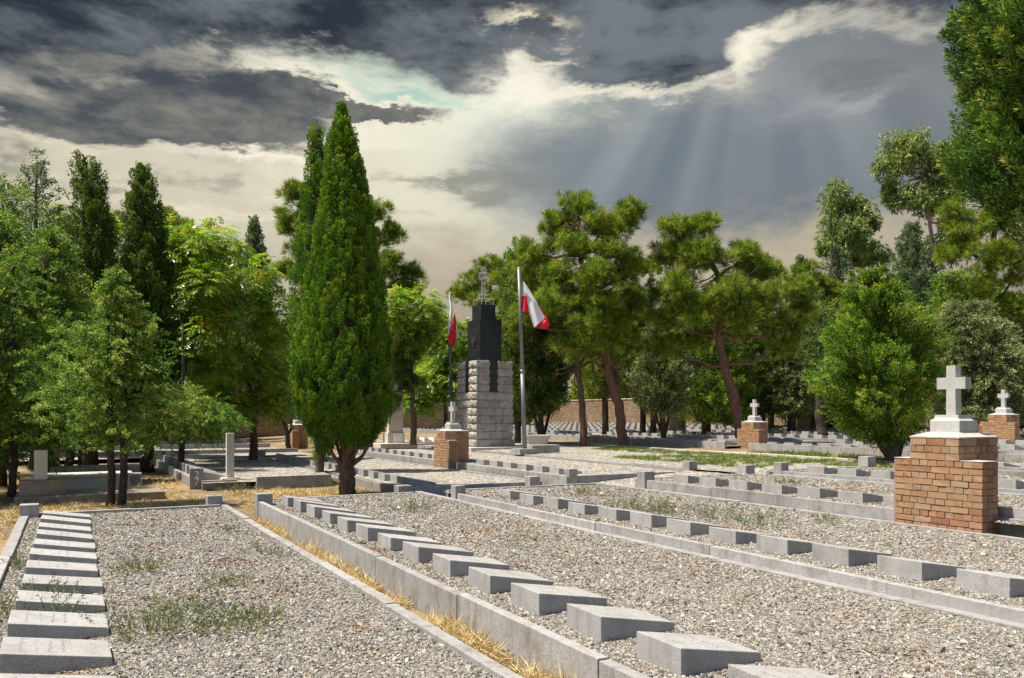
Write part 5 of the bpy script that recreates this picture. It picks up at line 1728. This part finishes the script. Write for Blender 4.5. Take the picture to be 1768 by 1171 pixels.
protos = [proto_tree(i) for i in range(3)]
first = [True] * 3
i = 0
for Z, step, hs in ((72, 66, 1.0), (84, 74, 1.05), (98, 84, 1.2)):
    px = -40 + (40 if Z > 80 else 0)
    while px < 1840:
        q = px + random.uniform(-20, 20)
        x, y = at(q, Z)
        kd = (i * 7 + int(Z)) % 3
        if (q > 870 and (x > 46.5 or y > 93)) or (q <= 870 and y > 60):
            sc_ = hs * random.uniform(.85, 1.15) * (.95 if 560 < q < 860 else 1.05)
            rz_ = random.uniform(0, 6.28)
            if first[kd]:
                o = protos[kd]; first[kd] = False
                o.location = (x, y, gz(x, y)); o.rotation_euler = (0, 0, rz_); o.scale = (sc_,) * 3
            else:
                dup(protos[kd], (x, y, gz(x, y)), rz_, sc_)
        px += step; i += 1
# trees filling in between, nearer than the wall on the right and left
for q, Z, kd, sc_, lab in ((1330, 49, 0, .85, 'leafy tree behind the very dark evergreen'), (1410, 54, 1, 1.05, 'pine behind the grey green cedar'), (1510, 50, 2, .95, 'dark tree behind the large thuja'), (1600, 51, 0, .95, 'leafy tree behind the blue green conifer'), (1690, 48, 2, .95, 'dark tree behind the yellow green pine'), (1760, 50, 1, 1.1, 'pine behind the right edge pillar'), (20, 40, 2, 1.1, 'dark tree behind the brownish conifer at the left edge'), (150, 42, 2, .9, 'dark tree behind the twin spired cypress'), (270, 44, 0, .8, 'leafy tree right behind the tall pointed cypress'), (1290, 56, 2, .85, 'green tree standing behind the far rows left of the cedar'), (1470, 58, 0, .9, 'leafy tree far behind the large thuja'), (1560, 62, 1, 1.0, 'pine far behind the blue conifer'),
                           (1640, 58, 2, 1.0, 'dark tree far behind the grey juniper'), (1740, 60, 0, 1.0, 'leafy tree far back at the right edge'), 
                           (330, 52, 0, .9, 'leafy tree far behind the yellow seeded tree'), (60, 48, 2, 1.1, 'dark tree far back at the left edge'), (200, 50, 0, 1.0, 'leafy tree far back behind the pointed cypress'), (-30, 44, 0, 1.0, 'leafy tree far back beyond the left edge')):
    x, y = at(q, Z)
    dup(protos[kd], (x, y, gz(x, y)), random.uniform(0, 6), sc_, lab, 'trees filling the background')

# ------------------------------------------------------------------ ground cover
def blades(name, regions, mat, L, W, lie, n, thr=-.18):
    """regions: list of polygons given as x0,x1,y0,y1,z ; lie 0 = upright, 1 = lying down"""
    VS, TS = [], []
    area = [abs((b - a) * (d - c)) for a, b, c, d, z in regions]
    tot = sum(area)
    for (a, b, c, d, z), ar in zip(regions, area):
        m = int(n * ar / tot)
        # tufts
        nt = max(4, m // 14)
        tx, ty = rng.uniform(a, b, nt), rng.uniform(c, d, nt)
        keep = np.array([mnoise.noise(Vector((p * 1.3, q * 1.3, 7))) > thr for p, q in zip(tx, ty)])
        tx, ty = tx[keep], ty[keep]
        if not len(tx): continue
        idx = rng.integers(len(tx), size=m)
        p = np.stack([tx[idx] + rng.normal(size=m) * .05, ty[idx] + rng.normal(size=m) * .05, np.full(m, z)], 1)
        p[:, 0] = np.clip(p[:, 0], a, b)
        ax = nrm(rng.normal(size=(m, 3)) * np.array([1, 1, .25]) * (.35 + lie) + np.array([0, 0, 1.0]) * (1 - lie * .85))
        ax[:, 2] = np.abs(ax[:, 2])
        VS.append(leaf_arrays(p, ax, L * rng.uniform(.4, 1.4, m), W * rng.uniform(.6, 1.4, m)))
        TS.append(rng.beta(2.5, 1.8, len(tx))[idx] + rng.normal(size=m) * .15)
    return tag(leaf_obj(name, np.concatenate(VS), np.concatenate(TS), M[mat], None), kind='stuff')


blades('dry_straw', [(2.44, 2.69, 2.2, 9, -.01), (2.44, 2.69, 9, 14, -.01), (2.44, 2.69, 2.2, 6, .03)], 'straw', .19, .007, 1.12, 24000, .06)
blades('dry_straw', [(2.58, 2.70, 2.2, 12, -.0)], 'straw', .26, .008, .5, 260)
blades('dry_grass', [(-1, 3.6, 15.3, 17.5, -.02), (2.9, 5.9, 15.0, 19.0, -.02)], 'straw', .13, .010, .62, 15000)
blades('dry_grass', [(-4, 2.4, 17.5, 24, -.02)], 'straw', .13, .012, .62, 5000)
blades('dry_grass', [(-5, -.8, 8, 17, -.02)], 'straw', .14, .010, .6, 9000)
blades('green_grass', [(14.5, 17.5, 14.8, 20.5, .40), (17, 18.85, 9.5, 26, .42)], 'grass', .11, .014, .45, 22000)
blades('green_grass', [(19.2, 21.1, 6, 20, .43)], 'grass', .14, .016, .35, 14000)


def litter():
    VS, TS = [], []
    for (x0, x1, y0, y1, zf) in BEDS[:4]:
        for _ in range(44):
            cx_, cy_ = rng.uniform(x0 + .2, x1 - .2), rng.uniform(max(y0, 2), min(y1, 14))
            m = int(rng.integers(14, 90)); rr = rng.uniform(.08, .32)
            p = np.stack([np.clip(cx_ + rng.normal(size=m) * rr, x0, x1), cy_ + rng.normal(size=m) * rr, np.zeros(m)], 1)
            p[:, 2] = [zf(a, b) + .022 for a, b in p[:, :2]]
            ax = rng.normal(size=(m, 3)) * np.array([1, 1, .25])
            VS.append(leaf_arrays(p, ax, rng.uniform(.02, .06, m), rng.uniform(.006, .018, m)))
            TS.append(np.full(m, rng.random()) * .6 + rng.random(m) * .4)
    return tag(leaf_obj('leaf_litter', np.concatenate(VS), np.concatenate(TS), M['litter'], None), kind='stuff')


litter()


# weeds in the gravel: each clump a plant of stems and small leaves
def weed(label, x, y, z, r, h, n, mat='weed', group='weeds growing in the gravel'):
    P0 = np.stack([rng.normal(size=n) * r * .45, rng.normal(size=n) * r * .45, np.zeros(n)], 1)
    A = nrm(P0 * np.array([1.2 / max(r, .01)] * 2 + [0]) + np.array([0, 0, 1.0]) + rng.normal(size=(n, 3)) * .3)
    Ln = h * rng.uniform(.5, 1.2, n)
    V, tt = plumes(P0, A, Ln, .12, 19, .016, .026, .010, 1.0, tv=.3)
    # thin stalks
    q = P0 + A * Ln[:, None] - np.array([0, 0, .12]) * Ln[:, None]
    V2 = leaf_arrays(P0, q - P0, Ln, .006)
    o = leaf_obj('weed_clump', np.concatenate([V, V2]), np.concatenate([tt, rng.random(n) * .4 + .3]), M[mat], None)
    o.location = (x, y, z)
    tag(o, label, 'weed', group)


def onbed(px, py, z):
    Z = F * (CAMZ - z) / (py - HY)
    return (*at(px, Z), z)


for lab, px, py, z, r, h, n in (
        ('broad leafy green weed beside the left slab row', 232, 985, .09, .28, .16, 46), ('tall grey green weed clump in the leftmost plot', 265, 1095, .09, .26, .30, 60),
        ('second grey green weed clump, right of the tall one', 385, 1085, .09, .26, .22, 50), ('weed clump before the two tall ones', 320, 1060, .09, .3, .22, 46),
        ('thin weed clump right of the second grey green weed', 440, 1075, .09, .2, .18, 30), ('sparse weed in the middle of the leftmost plot', 385, 1010, .09, .22, .2, 24),
        ('small weed by the pale dividing kerb', 478, 960, .09, .1, .18, 12), ('tiny weed in the far part of the leftmost plot', 445, 950, .09, .1, .14, 9), ('small weed far up the leftmost plot', 400, 920, .09, .14, .14, 10),
        ('green weed creeping over the left slabs', 70, 1035, .1, .26, .22, 36), ('weed at the left kerb beside the slabs', 35, 980, .09, .2, .16, 26), ('weed in front of the left slabs', 20, 1060, .09, .22, .18, 28), ('weed rooted under the nearest left slabs', 90, 1062, .1, .2, .24, 24),
        ('small weed clump near the far end behind the straw strip', 712, 882, .195, .3, .2, 36), ('tall thin dry weed standing alone in the gravel', 890, 940, .195, .06, .5, 8),
        ('wispy weed left of the lone dry weed', 1010, 855, .28, .3, .22, 36), ('long weed patch between the slab rows, left part', 1080, 880, .28, .34, .28, 60), ('long weed patch between the slab rows, centre', 1140, 885, .28, .36, .28, 66),
        ('long weed patch between the slab rows, right part', 1225, 895, .28, .36, .28, 60), ('weed at the right end of the long patch', 1310, 905, .28, .3, .28, 46), ('weed clump in front of the third slab row', 1136, 905, .28, .15, .2, 22),
        ('green weed between slabs of the second row', 886, 862, .28, .16, .18, 20), ('last thin weed of the long patch', 1430, 905, .28, .2, .16, 16),
        ('low green weed in the fourth plot', 1360, 835, .43, .3, .12, 30), ('leafy shrub growing by the cypress trunk', 570, 838, 0, .5, .35, 70), ('dry weeds in front of the pale column', 410, 850, -.01, .4, .3, 46)):
    weed(lab, *onbed(px, py, z), r, h, n)
